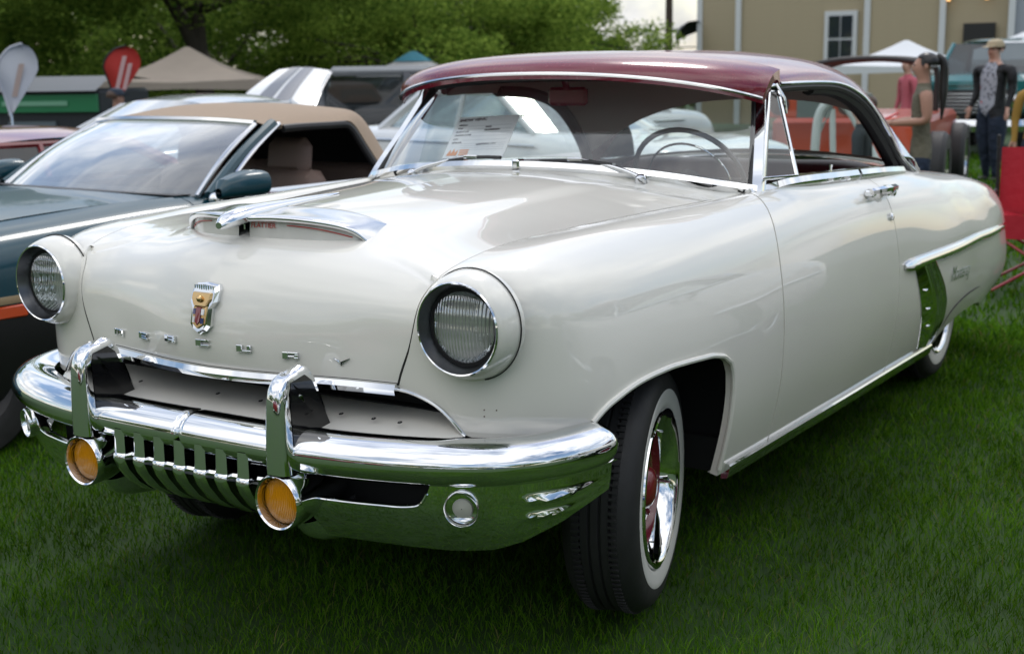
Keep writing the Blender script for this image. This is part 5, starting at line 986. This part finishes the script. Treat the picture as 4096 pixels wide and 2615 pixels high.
S_OL=mat('olive_top',(.125,.115,.08),rough=.85,noise=(40,.15),bump=(9,1.,.05)); S_BK=mat('black_jacket',(.008,.009,.012),rough=.7,bump=(8,1.,.05)); S_PK=mat('pink_top',(.45,.10,.13),rough=.8); S_TN=mat('tan_shirt',(.42,.28,.12),rough=.85); S_GY=mat('grey_tee',(.10,.11,.13),rough=.85); S_YL=mat('mustard_top',(.30,.17,.03),rough=.85); S_LB=mat('pale_blue_tee',(.40,.48,.58),rough=.85); HATG=mat('cap_grey_green',(.13,.14,.12),rough=.8); HATN=mat('cap_navy',(.02,.03,.05),rough=.8); HATB=mat('hat_straw',(.40,.33,.22),rough=.8); HAIRBR=mat('hair_brown',(.06,.03,.015),rough=.5); SKINP=mat('skin_pale',(.50,.29,.22),rough=.5)
hang=(((.125,.01,.64),(.135,-.03,.51)),((-.125,.01,.64),(-.135,-.03,.51)))
w1=person('woman in olive sleeveless top with long black ponytail holding something red',(-.50,7.52,-.02),R(-68),1.56,S_OL,DENIM,(((.115,.01,.655),(.06,-.15,.645)),((-.115,.01,.655),(-.06,-.15,.645))),sleeve=0,ponytail=True,skirt_z=.47,bust=1)
rb=MB().box((0,0,0),(.10,.16,.012),bev=.004); ro=tag(rb.build('red_folder',mat('red_card',(.5,.03,.03),rough=.5),None,auto=40),'red folder held in the hands of the woman in olive','folder'); ro.location=(-.50-.245,7.52-.07,1.03); ro.rotation_euler=(R(25),0,R(-68))
m1=person('man in black jacket over grey floral shirt, wearing a pale hat',(-1.28,13.75,0),R(-25),1.72,floral(),DENIM,(((.14,.02,.65),(.15,-.03,.53)),((-.14,.02,.65),(-.16,-.03,.53))),sleeve=1,jacket=S_BK,hat=HATB,hair=HAIRBR,wide=1.55,skirt_z=.49,skin=SKINP)
person('person in pink top standing behind the roll cage',(-2.75,15.3,0),R(-40),1.55,S_PK,DENIM,hang,sleeve=1,skin=SKINP,hair=HAIRBR)
person('man in grey-green cap seen in profile through the side window',(-1.02,7.65,-.38),R(-85),1.60,mat('charcoal_jacket',(.03,.04,.045),rough=.8),DENIM,hang,sleeve=1,hat=HATG,hair=HAIRBR,skin=SKINP,jacket=None)
person('dark-haired person in mustard top at the right edge',(-.12,10.15,-.08),R(30),1.54,S_YL,DENIM,hang,sleeve=1,hair=HAIRB,wide=1.05)
person('man in tan shirt and navy cap seen from behind, left of the tents',(-10.6,8.2,gz(-10.6,8)+.05),R(160),1.62,S_TN,DENIM,hang,sleeve=1,hat=HATN,hair=HAIRBR,wide=1.25)
person('person in grey T-shirt seen through the passenger side of the windscreen',(-4.75,9.2,-.02),R(20),1.66,S_GY,DENIM,hang,sleeve=.45,skin=SKINP,hair=HAIRBR,wide=1.15)
person('person in dark clothes beside the one in the grey T-shirt',(-4.25,9.6,-.02),R(-60),1.64,S_BK,DENIM,(((.12,.0,.66),(.07,-.12,.68)),((-.12,.0,.66),(-.07,-.12,.68))),sleeve=.4,hair=HAIRBR,wide=1.1)
# ================================================================ building, tents, flags, pole, chair
M_SID=mat('cream_siding',(.40,.335,.225),rough=.75,noise=(8,.05)); M_TRIM=mat('white_trim',(.62,.64,.66),rough=.5); M_GRYB=mat('blue_grey_siding',(.30,.33,.38),rough=.7)
bld=thing('building','cream clapboard building with white corner boards behind the parked cars','building',(-14.35,37.5,0),R(14))
BZ=-.4
def wall(name,p0,p1,z0,z1,m,step=.20):
    d=Vector((p1[0]-p0[0],p1[1]-p0[1],0)); ln=d.length; an=math.atan2(d.y,d.x)
    back=MB().box(((p0[0]+p1[0])/2,(p0[1]+p1[1])/2,(z0+z1)/2),(ln,.10,z1-z0),rz=an).build(name,m,bld,smooth=False)
    me=None; z=z0
    while z<z1:
        if me is None:
            nrm=Vector((d.y,-d.x,0)).normalized(); v=[]
            mb=MB().prism([(-.050,0),(-.0555,0),(-.0525,step),(-.050,step)],-ln/2,ln/2,'x'); o=mb.build('siding_board',m,back,smooth=False); me=o.data
        else: o=link(bpy.data.objects.new('siding_board',me)); o.parent=back
        o.location=((p0[0]+p1[0])/2,(p0[1]+p1[1])/2,z); o.rotation_euler=(0,0,an); z+=step
    return back
wall('front_wall',(0,0),(4.1,-1.03),BZ,5.6,M_SID); wall('gable_wall',(-1.45,.96),(-.05,.02),BZ,5.6,M_SID); wall('wing_wall',(4.1,-1.25),(6.3,-1.8),BZ,5.6,M_SID); wall('recess_wall',(6.3,-1.75),(8.2,-2.25),BZ,5.6,M_SID); wall('end_wall',(8.2,-2.5),(11.5,-3.4),BZ,5.6,M_GRYB)
for x,y in ((-.02,-.08),(-1.45,.88),(4.1,-1.3),(6.3,-1.95),(8.2,-2.6)): MB().box((x,y,2.6),(.18,.18,6.0)).build('corner_board',M_TRIM,bld,smooth=False)
def window(x,y,z,w_,h_):
    an=math.atan2(-1.9,7.6); t=MB()
    f_=MB().box((x,y,z),(w_+.28,.10,h_+.28),rz=an).build('window',M_TRIM,bld,smooth=False); c_,s_=math.cos(an),math.sin(an); n_=(s_,-c_)
    for i in (-1,1):
        for j in (-1,1): MB().box((x+n_[0]*.06+c_*i*w_*.26,y+n_[1]*.06+s_*i*w_*.26,z+j*h_*.26),(w_*.47,.03,h_*.47),rz=an).build('pane',mat('dark_pane',(.02,.025,.04),rough=.1,coat=1),f_,smooth=False)
window(3.30,-.93,2.26,.76,1.42); window(10.2,-3.75,4.2,.8,1.3)
MB().box((7.35,-2.2,.9),(.9,.12,3.4),rz=R(-15)).build('door',M_BLK,bld,smooth=False)
for x,y in ((7.5,-2.2),(6.45,-1.9)):
    l_=MB().lathe([(.06,0),(.09,.12),(.05,.22),(.01,.26)],(x,y-.12,3.30),(0,0,1),12).build('wall_lamp',M_BLK,bld); MB().lathe([(.055,0),(.05,.10),(.001,.12)],(x,y-.16,3.26),(0,0,1),10).build('lamp_bulb',mat('lamp_glow',(.9,.55,.2),emis=((1,.55,.2),1.5)),l_)
MB().lathe([(.6,0),(.55,.25),(.35,.45),(.001,.55)],(-1.62,.55,2.45),(-.3,-.3,1),20,a0=0,a1=math.pi).build('awning',M_BLK,bld)
MB().grid(np.array([[(-3.2,1.9,5.6),(0,-.4,5.6),(8.4,-3.5,5.6)],[(-2,6,8),(2,5,8),(9,2,8)]])).build('roof',mat('roof_shingle',(.06,.06,.06),rough=.9),bld)
# canopies
def tent(label,loc,rz,w_,eave,peak,m,cap=None,group=None):
    t=thing('canopy_tent',label,'tent',loc,rz); h=w_/2; G=[]
    for q in np.linspace(0,1,9):
        r_=h*(1-q)+.04*q; z=eave+(peak-eave)*(q**.92)-.10*math.sin(q*math.pi); G.append([(x*r_,y*r_,z+ (-.05 if (i%2) else 0)*(1-q)) for i,(x,y) in enumerate(((-1,-1),(0,-1),(1,-1),(1,0),(1,1),(0,1),(-1,1),(-1,0),(-1,-1)))])
    MB().grid(np.array(G)).build('canopy',m,t,auto=30)
    sides=[((-h,-h),(h,-h)),((h,-h),(h,h)),((h,h),(-h,h)),((-h,h),(-h,-h))]
    for a,b in sides: MB().grid(np.array([[(a[0]+(b[0]-a[0])*u,a[1]+(b[1]-a[1])*u,eave-(.05 if 0<u<1 else 0)) for u in (0,.5,1)],[(a[0]+(b[0]-a[0])*u,a[1]+(b[1]-a[1])*u,eave-.20-.03*math.sin(u*9)) for u in (0,.5,1)]])).build('valance',m,t)
    for x in (-1,1):
        for y in (-1,1): MB().tube([(x*h*.97,y*h*.97,0),(x*h*.97,y*h*.97,eave)],.025,6).build('leg',M_STEEL,t)
    if cap: MB().grid(np.array([[(x*.40,y*.40,peak-.20) for x,y in ((-1,-1),(1,-1),(1,1),(-1,1),(-1,-1))],[(x*.05,y*.05,peak+.03) for x,y in ((-1,-1),(1,-1),(1,1),(-1,1),(-1,-1))]])).build('vent_cap',cap,t)
    return t
M_CANV=mat('beige_canopy',(.36,.30,.25),rough=.85,noise=(3,.12)); M_CANG=mat('grey_canopy',(.42,.42,.42),rough=.8); M_CANW=mat('white_canopy',(.62,.64,.66),rough=.8)
tent('beige canopy tent behind the red feather flag',(-17.4,16.0,-1.03),R(38),3.0,2.40,3.05,M_CANV)
tent('grey canopy tent with teal vent cap left of the burgundy roof',(-16.1,21.9,-1.2),R(25),3.0,2.45,3.10,M_CANG,mat('teal_cloth',(.02,.20,.28),rough=.7))
tent('white canopy in front of the building, left one',(-5.6,25.5,-.4),R(10),3.0,1.85,2.35,M_CANW); tent('white canopy in front of the building, right one',(-3.3,27.0,-.3),R(-8),3.2,1.85,2.45,M_CANW)
# vendor stand under the beige tent
vs_=thing('display_rack','rack of colourful goods on shelves under the beige tent','rack',(-16.6,17.4,-1.0),R(38))
MB().box((0,0,1.0),(2.8,.5,2.0)).build('cabinet',mat('rack_dark',(.03,.03,.035),rough=.8),vs_,smooth=False)
for k in range(12):
    c_=[(.35,.16,.03),(.25,.05,.03),(.30,.26,.18),(.10,.13,.10)][k%4]; MB().box((-1.2+.21*k,-.30,1.72),(.17,.04,.34),bev=.01).build('boxed_goods',mat('goods_%d'%(k%4),c_,rough=.6),vs_,auto=40)
# green and black booth
bt_=thing('vendor_trailer','black vendor trailer with green fascia and grey roof at the left','trailer',(-14.5,10.75,-.65),R(20))
MB().box((0,0,1.05),(1.75,1.6,1.75),bev=.05).build('body',mat('trailer_black',(.012,.016,.022),rough=.5),bt_,auto=40)
fa=MB().box((0,-.84,1.72),(1.75,.06,.26)).build('fascia',mat('green_fascia',(.01,.16,.06),rough=.5),bt_,smooth=False)
MB().box((-.15,-.88,1.72),(1.1,.01,.07)).build('fascia_lettering',mat('pale_green_print',(.16,.36,.24),rough=.6),fa,smooth=False); MB().box((-.25,-.82,1.40),(.8,.03,.10)).build('sign_strip',mat('pale_print',(.10,.13,.15),rough=.6),bt_,smooth=False)
MB().lathe([(.26,0),(.25,.02),(.001,.02)],(.15,-.81,1.10),(0,-1,0),24).build('round_emblem',mat('green_print',(.01,.22,.09),rough=.6),bt_)
MB().grid(np.array([[(x,y,z) for x in (-.92,0,.92)] for y,z in ((-.95,1.90),(-.6,2.06),(0,2.12),(.8,2.06))])).build('roof',mat('grey_roof',(.14,.15,.16),rough=.6),bt_)
vn=gcar('white van parked behind the white feather flag',(-17.6,9.4,-.75),R(40),P_WHI,H=2.0,belt=1.25,hood=1.15,deck=1.3,L=4.8,ws=(-1.3,-.7),rw=(1.9,2.2),name='parked_van'); vn['category']='van'
# feather flags
def flag(label,loc,rz,base,H,W_,m,edge,words,wm):
    t=thing('feather_flag',label,'flag',loc,rz); n_=26; Lf=[];Rg=[]
    for q in np.linspace(0,1,n_):
        z=base+(H-base)*q; hw=W_/2*max(.04,(q/.62))**.85 if q<.62 else W_/2*math.sqrt(max(0.0004,1-((q-.62)/.38)**2)); cx=.16*q; Lf.append((cx-hw,0,z)); Rg.append((cx+hw,0,z))
    Gq=np.array([[np.array(a)*(1-u)+np.array(b)*u+[0,.03*math.sin(u*4+i*.25),0] for u in np.linspace(0,1,9)] for i,(a,b) in enumerate(zip(Lf,Rg))]); sh=.16/(H-base)
    MB().grid(Gq).grid(Gq+[0,.006,0]).build('banner',m,t); MB().tube(np.concatenate([Gq[:,0],Gq[-1,1:]]),.014,6).build('sleeve',edge,t); MB().tube([(0,0,0),(0,0,base),tuple(Gq[1,0])],.016,6).build('pole',M_STEEL,t)
    if words:
        for k,(u,z0,ln) in enumerate(words): 
            zz=np.linspace(z0,z0+ln,8); P=[(W_*u+.30*(z-base),-.035,z) for z in zz]; MB().grid(np.array([[(p[0]-.03,p[1],p[2]) for p in P],[(p[0]+.03,p[1],p[2]) for p in P]])).build('lettering',wm,t,smooth=False)
    return t
M_FR=mat('red_flag_cloth',(.42,.025,.018),rough=.75); M_FW=mat('white_flag_cloth',(.50,.51,.55),rough=.75)
flag('red feather flag with white lettering standing left of the beige tent',(-12.2,9.6,-.45),R(38),1.56,2.32,.50,M_FR,M_BLK,((-.06,1.70,.48),(.14,1.72,.36)),mat('flag_print',(.55,.35,.35),rough=.8))
flag('white feather flag at the left edge of the picture',(-9.88,6.12,-.35),R(38),1.40,2.16,.42,M_FW,M_FW,((0,1.60,.35),),mat('flag_faded_print',(.42,.32,.28),rough=.8))
# utility pole with wires
up=thing('utility_pole','dark wooden utility pole with wires left of the building','pole',(-24.3,53.2,-1)); MB().tube([(0,0,0),(0,0,11)],[.20,.13],12).build('post',mat('creosote_wood',(.05,.035,.025),rough=.9),up); MB().box((0,0,6.2),(2.4,.14,.16),rz=R(25)).build('crossarm',MATS['creosote_wood'],up,smooth=False)
for k,z in enumerate((4.2,3.4,2.6,6.3)): MB().tube(curve([(-14,-3,z+.6),(0,0,z),(15,4,z+.4)],16),.03,6).build('wire',M_BLK,up)
# red folding camp chair at the right edge
cc=thing('camp_chair','red folding camp chair with black armrest posts at the right edge','chair',(.735,5.89,0),R(8))
M_CR=mat('red_nylon',(.42,.008,.022),rough=.6,bump=(18,.5,.01)); M_CF=mat('red_tube',(.30,.012,.02),rough=.35,coat=.5)
bkG=np.array([[(x,.05+ .05*math.cos(x*3.2)+.02,z+(.05 if abs(x)>.25 and z>.9 else 0)-.05*(1-abs(x)/.29)*(z>.9)) for x in np.linspace(-.29,.29,9)] for z in (.46,.58,.75,.90)]); MB().grid(loft(bkG,14,18)).grid(loft(bkG+[0,.01,0],14,18)).build('backrest',M_CR,cc)
stG=np.array([[(x,y,.50-.05*(1-(x/.29)**2)) for x in np.linspace(-.29,.29,7)] for y in (-.40,-.2,0,.08)]); MB().grid(loft(stG,10,14)).grid(np.stack([loft(stG,10,14)[0],loft(stG,10,14)[0]-[0,0,.07]],1)).build('seat',M_CR,cc)
frt=np.array([[(-.30+.60*u,-.405,z) for u in (0,.25,.5,.75,1)] for z in (.51,.36)]); MB().grid(frt).build('seat_skirt',M_CR,cc)
for s in (1,-1):
    MB().tube([(s*.30,.10,.36),(s*.31,.06,.98)],.012,8).build('back_post',M_BLK if s<0 else M_CF,cc); MB().tube([(s*.31,.06,.62),(s*.31,-.38,.62)],.014,8).build('armrest',M_BLK,cc); MB().tube([(s*.30,.10,.38),(-s*.30,.16,.02)],.010,8).build('leg',M_CF,cc); MB().tube([(s*.30,-.38,.40),(-s*.30,-.44,.02)],.010,8).build('leg',M_CF,cc); MB().tube([(s*.30,.10,.36),(s*.30,-.42,.02)],.010,8).build('leg',M_CF,cc); MB().tube([(s*.30,-.40,.40),(s*.30,.16,.02)],.010,8).build('leg',M_CF,cc); MB().tube([(s*.30,-.40,.40),(s*.31,-.38,.62)],.010,8).build('arm_post',M_CF,cc)
wc=thing('folding_chair','pale grey moulded chair back behind the red camp chair','chair',(.80,7.6,0),R(-20)); bkG=np.array([[(x*(1-.25*max(0,z-.7)),.04*math.cos(x*3),z-(.10*(abs(x)/.26)**2 if z>.9 else 0)) for x in np.linspace(-.26,.26,9)] for z in (.45,.7,.9,1.02)]); MB().grid(loft(bkG,12,14)).grid(loft(bkG+[0,.02,0],12,14)).build('backrest',mat('pale_plastic',(.55,.57,.57),rough=.5),wc); MB().box((0,-.22,.44),(.5,.46,.04),bev=.015).build('seat',MATS['pale_plastic'],wc,auto=40)
for x in (-.22,.22):
    for y in (-.42,.0): MB().tube([(x,y,0),(x,y,.43)],.015,8).build('leg',M_STEEL,wc)
# orange marker flag behind the roof
# ================================================================ trees
def leafmat(name,c0,c1):
    m=bpy.data.materials.new(name); m.use_nodes=True; n=m.node_tree.nodes; l=m.node_tree.links; n.remove(n['Principled BSDF']); o=n['Material Output']
    g=n.new('ShaderNodeNewGeometry'); r=n.new('ShaderNodeValToRGB'); r.color_ramp.elements[0].color=(*c0,1); r.color_ramp.elements[1].color=(*c1,1); l.new(g.outputs['Random Per Island'],r.inputs[0])
    d=n.new('ShaderNodeBsdfDiffuse'); t=n.new('ShaderNodeBsdfTranslucent'); a=n.new('ShaderNodeMixShader'); a.inputs[0].default_value=.5; l.new(r.outputs[0],d.inputs[0]); l.new(r.outputs[0],t.inputs[0]); l.new(d.outputs[0],a.inputs[1]); l.new(t.outputs[0],a.inputs[2]); l.new(a.outputs[0],o.inputs[0]); return m
L_A=leafmat('leaf_green',(.055,.125,.018),(.33,.44,.08)); L_B=leafmat('leaf_deep',(.04,.095,.016),(.24,.34,.06)); L_C=leafmat('leaf_fresh',(.07,.14,.03),(.22,.33,.08)); BARK=mat('bark',(.045,.036,.028),rough=.95,noise=(6,.4),bump=(14,.8,.03))
def crown_mesh(name,n,rx,rz,cz,size,m,seed,nc=46,low=-.85):
    g=np.random.default_rng(seed); d=g.normal(size=(nc,3)); d/=np.linalg.norm(d,axis=1)[:,None]; rr=g.uniform(.35,1.,nc)**.6; C=d*rr[:,None]*[rx,rx,rz]; C=C[C[:,2]>low*rz]; cr_=g.uniform(.16,.30,len(C))*rx
    k=g.integers(0,len(C),n); p=g.normal(size=(n,3)); p/=np.linalg.norm(p,axis=1)[:,None]; p=C[k]+p*(cr_[k]*g.uniform(.25,1.,n)**.5)[:,None]*[1,1,.75]; p[:,2]+=cz
    a=g.normal(size=(n,3)); a/=np.linalg.norm(a,axis=1)[:,None]; b=np.cross(a,g.normal(size=(n,3))); b/=np.linalg.norm(b,axis=1)[:,None]; s=g.uniform(.6,1.4,n)[:,None]*size
    v=np.stack([p-a*s,p-b*s*.55,p+a*s,p+b*s*.55],1).reshape(-1,3); me=bpy.data.meshes.new(name); me.vertices.add(4*n); me.vertices.foreach_set('co',v.ravel()); me.loops.add(4*n); me.loops.foreach_set('vertex_index',np.arange(4*n)); me.polygons.add(n); me.polygons.foreach_set('loop_start',np.arange(n)*4); me.update(); me.materials.append(m); return me,C+[0,0,cz]
def tree(label,loc,rz,sc_,cm,trunk,nm='tree',group=None,fork=None):
    sc_=(sc_[0],sc_[1],sc_[2]*.78); trunk=[(q[0],q[1],q[2]*.85) for q in trunk]; t=thing(nm,label,'tree',loc,rz,group); o=link(bpy.data.objects.new('crown',cm[0])); o.parent=t; o.scale=sc_
    mb=MB(); mb.tube(trunk,np.linspace(.34,.16,len(trunk))*sc_[2],10); top=np.array(trunk[-1]); g=np.random.default_rng(len(label))
    for c_ in cm[1][:: max(1,len(cm[1])//14)]:
        q=np.array(c_)*np.array(sc_); st=np.array(trunk[-2])*(1-.5)+top*.5; mid=(st+q)/2+[0,0,.25]; mb.tube([st,mid,q],[.11*sc_[2],.07*sc_[2],.02],6)
    if fork: mb.tube(fork,[.22,.18,.13,.08],10)
    b=mb.build('trunk',BARK,t); return t
CA=crown_mesh('crown_a',46000,4.6,2.9,5.0,.062,L_A,1,80,-.95); CB_=crown_mesh('crown_b',46000,4.4,3.2,4.6,.064,L_B,2,70,-.98); CD_=crown_mesh('crown_d',60000,5.0,2.3,7.0,.058,L_B,5,60,-.9); CC=crown_mesh('crown_c',16000,2.0,2.4,3.2,.075,L_C,3,34)
TR='park trees behind the car show'
tree('large leafy tree whose dark forked trunk stands behind the beige tent',(-20.3,19.2,-1.2),.3,(1.15,1.15,1.05),CD_,[(.12,0,0),(.10,0,2.0),(.02,0,3.6),(-.1,.1,6.0)],group=TR,fork=[(.10,0,2.9),(-.35,-.05,3.9),(-.9,-.1,4.8),(-1.5,-.2,6.0)])
tree('broad dense tree at the far left behind the vendor trailer',(-26.0,15.0,-1.4),1.2,(1.15,1.15,1.0),CB_,[(0,0,0),(-.1,0,2),(0,.1,4)],group=TR)
tree('leafy tree filling the left corner above the white feather flag',(-20.5,9.5,-1.2),2.2,(1.0,1.0,1.0),CB_,[(0,0,0),(-.1,0,2),(0,.1,4)],group=TR)
tree('yellow-green tree behind the grey canopy tent',(-19.2,26.5,-1.3),4.1,(1.05,1.05,.98),CA,[(0,0,0),(.1,0,2),(0,.2,4.2)],group=TR)
tree('tree with slanting limbs above the windscreen of the hardtop',(-19.3,29.9,-1.2),5.2,(1.1,1.1,1.02),CA,[(0,0,0),(.2,0,1.8),(.5,.1,3.4),(.7,.2,4.6)],group=TR)
tree('dark tree closing the gap between the two big trees',(-26.5,25.5,-1.6),3.0,(1.25,1.25,1.05),CB_,[(0,0,0),(-.1,0,2),(0,.1,4)],group=TR)
tree('deep green tree right of centre beside the patch of sky',(-24.9,38.5,-1.4),.9,(1.15,1.15,1.1),CB_,[(0,0,0),(-.1,0,2),(0,.1,4)],group=TR)
tree('fresh green tree at the edge of the sky patch',(-22.3,42.4,-1.2),.2,(.75,.75,1.0),CC,[(0,0,0),(.1,0,1.4),(0,.1,2.8)],group=TR)
tree('small round tree beside the utility pole',(-22.2,49.5,-1.2),2.4,(.38,.38,.62),CC,[(0,0,0),(.1,0,1.4),(0,.1,2.8)],group=TR)
tree('far tree behind the small round one, next to the building',(-28.1,65,-1.2),3.4,(.5,.5,.45),CC,[(0,0,0),(.1,0,1.4),(0,.1,2.8)],group=TR)
tree('back row tree far left',(-36,24,-1.8),2.0,(1.7,1.7,1.3),CB_,[(0,0,0),(-.1,0,2),(0,.1,4)],group=TR)
tree('back row tree behind the forked trunk',(-33,36,-1.8),1.0,(1.7,1.7,1.25),CB_,[(0,0,0),(-.1,0,2),(0,.1,4)],group=TR)
tree('back row tree behind the slanting limbs',(-26.6,44.5,-1.8),.4,(1.05,1.05,1.0),CB_,[(0,0,0),(-.1,0,2),(0,.1,4)],group=TR)
# what stands behind the photographer and shows in the chrome and paint
BH='trees behind the photographer'
for i,(x,y,s_) in enumerate(((14,-24,1.1),(3,-30,1.3),(-9,-27,1.2),(-20,-20,1.2),(24,-12,1.2),(28,2,1.2),(26,16,1.3))):
    tt=tree(['tree behind the photographer, to the right, mirrored in the chrome','tree straight behind the photographer, mirrored in the bumper','tree behind the photographer, to the left, mirrored in the bumper','tree left of the photographer beyond the teal convertible, out of frame','tree right of the photographer, nearest one, mirrored in the door','tree level with the front wheel far to the right, mirrored in the door','tree level with the tail far to the right, mirrored in the quarter panel'][i],(x,y,-.3),i*1.3,(1.3*s_,1.3*s_,.85*s_),CB_ if i%2 else CA,[(0,0,0),(-.1,0,2),(0,.1,4)],group=BH)
def copy_tree(o,parent=None):
    c_=o.copy(); link(c_); c_.parent=parent
    if parent: c_.matrix_parent_inverse=o.matrix_parent_inverse
    for ch in list(o.children): copy_tree(ch,c_)
    return c_
h2=copy_tree(hero); h2.location=(3.10,.6,0); h2['label']='white hardtop mirrored in the door of the cream white one'
gcar('red coupe parked behind the photographer, mirrored in the bumper',(-2.5,-9.0,0),R(95),P_RED,glassm=M_TINT); gcar('white sedan parked behind the photographer, mirrored in the bumper',(3.5,-10.0,0),R(85),P_WHI,glassm=M_TINT); gcar('blue coupe parked behind the photographer, mirrored in the bumper',(9.0,-9.0,0),R(100),P_BLU,glassm=M_TINT)
# ================================================================ lawn
M_SOIL=mat('lawn_ground',(.018,.050,.005),rough=.95,noise=(1.5,.35,6))
ax_=np.sinh(np.linspace(-4.7,4.7,81))*9
def gsm(x,y): return -.055*max(0.,-x-4.)+ (.0 if x>-44 else .055*(-x-44))
ground=MB().grid(np.array([[(x,y,gsm(x,y)-.004) for y in ax_] for x in ax_])).build('lawn',M_SOIL,None); ground['kind']='structure'
def gmat():
    m=bpy.data.materials.new('grass_blade'); m.use_nodes=True; n=m.node_tree.nodes; l=m.node_tree.links; n.remove(n['Principled BSDF']); o=n['Material Output']
    g=n.new('ShaderNodeNewGeometry'); r=n.new('ShaderNodeValToRGB'); e=r.color_ramp.elements; e[0].color=(.022,.080,.003,1); e[1].color=(.12,.255,.010,1); e.new(.93).color=(.105,.23,.009,1); e[-1].position=1; e[-1].color=(.16,.15,.05,1); l.new(g.outputs['Random Per Island'],r.inputs[0])
    t=n.new('ShaderNodeTexCoord'); x=n.new('ShaderNodeTexNoise'); x.inputs['Scale'].default_value=1.3; x.inputs['Detail'].default_value=5; l.new(t.outputs['Object'],x.inputs['Vector']); k=n.new('ShaderNodeMapRange'); k.inputs[1].default_value=.3; k.inputs[2].default_value=.7; k.inputs[3].default_value=.5; k.inputs[4].default_value=1.5; l.new(x.outputs['Fac'],k.inputs[0])
    v=n.new('ShaderNodeVectorMath'); v.operation='SCALE'; l.new(r.outputs[0],v.inputs[0]); l.new(k.outputs[0],v.inputs['Scale'])
    d=n.new('ShaderNodeBsdfDiffuse'); tl=n.new('ShaderNodeBsdfTranslucent'); gl=n.new('ShaderNodeBsdfGlossy'); gl.inputs[1].default_value=.45; gl.inputs[0].default_value=(.5,.55,.5,1)
    l.new(v.outputs[0],d.inputs[0]); l.new(v.outputs[0],tl.inputs[0]); a=n.new('ShaderNodeMixShader'); a.inputs[0].default_value=.4; l.new(d.outputs[0],a.inputs[1]); l.new(tl.outputs[0],a.inputs[2]); b=n.new('ShaderNodeMixShader'); b.inputs[0].default_value=.012; l.new(a.outputs[0],b.inputs[1]); l.new(gl.outputs[0],b.inputs[2]); l.new(b.outputs[0],o.inputs[0]); return m
def blades(n,ctr,rmin,rmax,pw,hh,ww,seed):
    g=np.random.default_rng(seed); r=(rmin**pw+(rmax**pw-rmin**pw)*g.random(n))**(1/pw); a=R(-62)+(R(16)-R(-62))*g.random(n); x=ctr[0]+r*np.sin(a); y=ctr[1]+r*np.cos(a)
    h=hh*g.uniform(.5,1.3,n)*np.clip(.8+r*.03,.8,1.2); wd=ww*g.uniform(.6,1.3,n)*np.clip(r/4,.75,3.2); th=g.random(n)*2*math.pi; cl_=0.5+.5*np.sin(x*5.1+1.3*np.sin(y*3.7))*np.sin(y*4.3+np.sin(x*2.9)); h*=.75+.45*cl_
    lx=g.normal(0,.55,n)*h; ly=g.normal(0,.55,n)*h; cx,sx=np.cos(th)*wd/2,np.sin(th)*wd/2; z=np.zeros(n); gz_=np.array([gsm(q,0) for q in x])
    v=np.stack([np.stack([x-cx,y-sx,z],1),np.stack([x+cx,y+sx,z],1),np.stack([x+cx*.8+lx*.35,y+sx*.8+ly*.35,h*.6],1),np.stack([x-cx*.8+lx*.35,y-sx*.8+ly*.35,h*.6],1),np.stack([x+lx,y+ly,h*.96],1)],1); v[:,:,2]+=gz_[:,None]
    return v
VB_=np.concatenate([blades(270000,(2.2,-2.9),1.2,7.5,1.25,.036,.0034,1),blades(90000,(2.2,-2.9),6.0,22,1.1,.055,.007,2)]); n_=len(VB_)
me=bpy.data.meshes.new('grass'); me.vertices.add(5*n_); me.vertices.foreach_set('co',VB_.reshape(-1)); lp=np.concatenate([np.arange(n_)[:,None]*5+np.array([0,1,2,3]),np.arange(n_)[:,None]*5+np.array([3,2,4])],1).ravel()
me.loops.add(7*n_); me.loops.foreach_set('vertex_index',lp); me.polygons.add(2*n_); ls=(np.arange(n_)[:,None]*7+np.array([0,4])).ravel(); me.polygons.foreach_set('loop_start',ls); me.update(); me.materials.append(gmat())
go=link(bpy.data.objects.new('grass',me)); go['kind']='stuff'; go['label']='short mown green grass of the show field'; go['category']='grass'
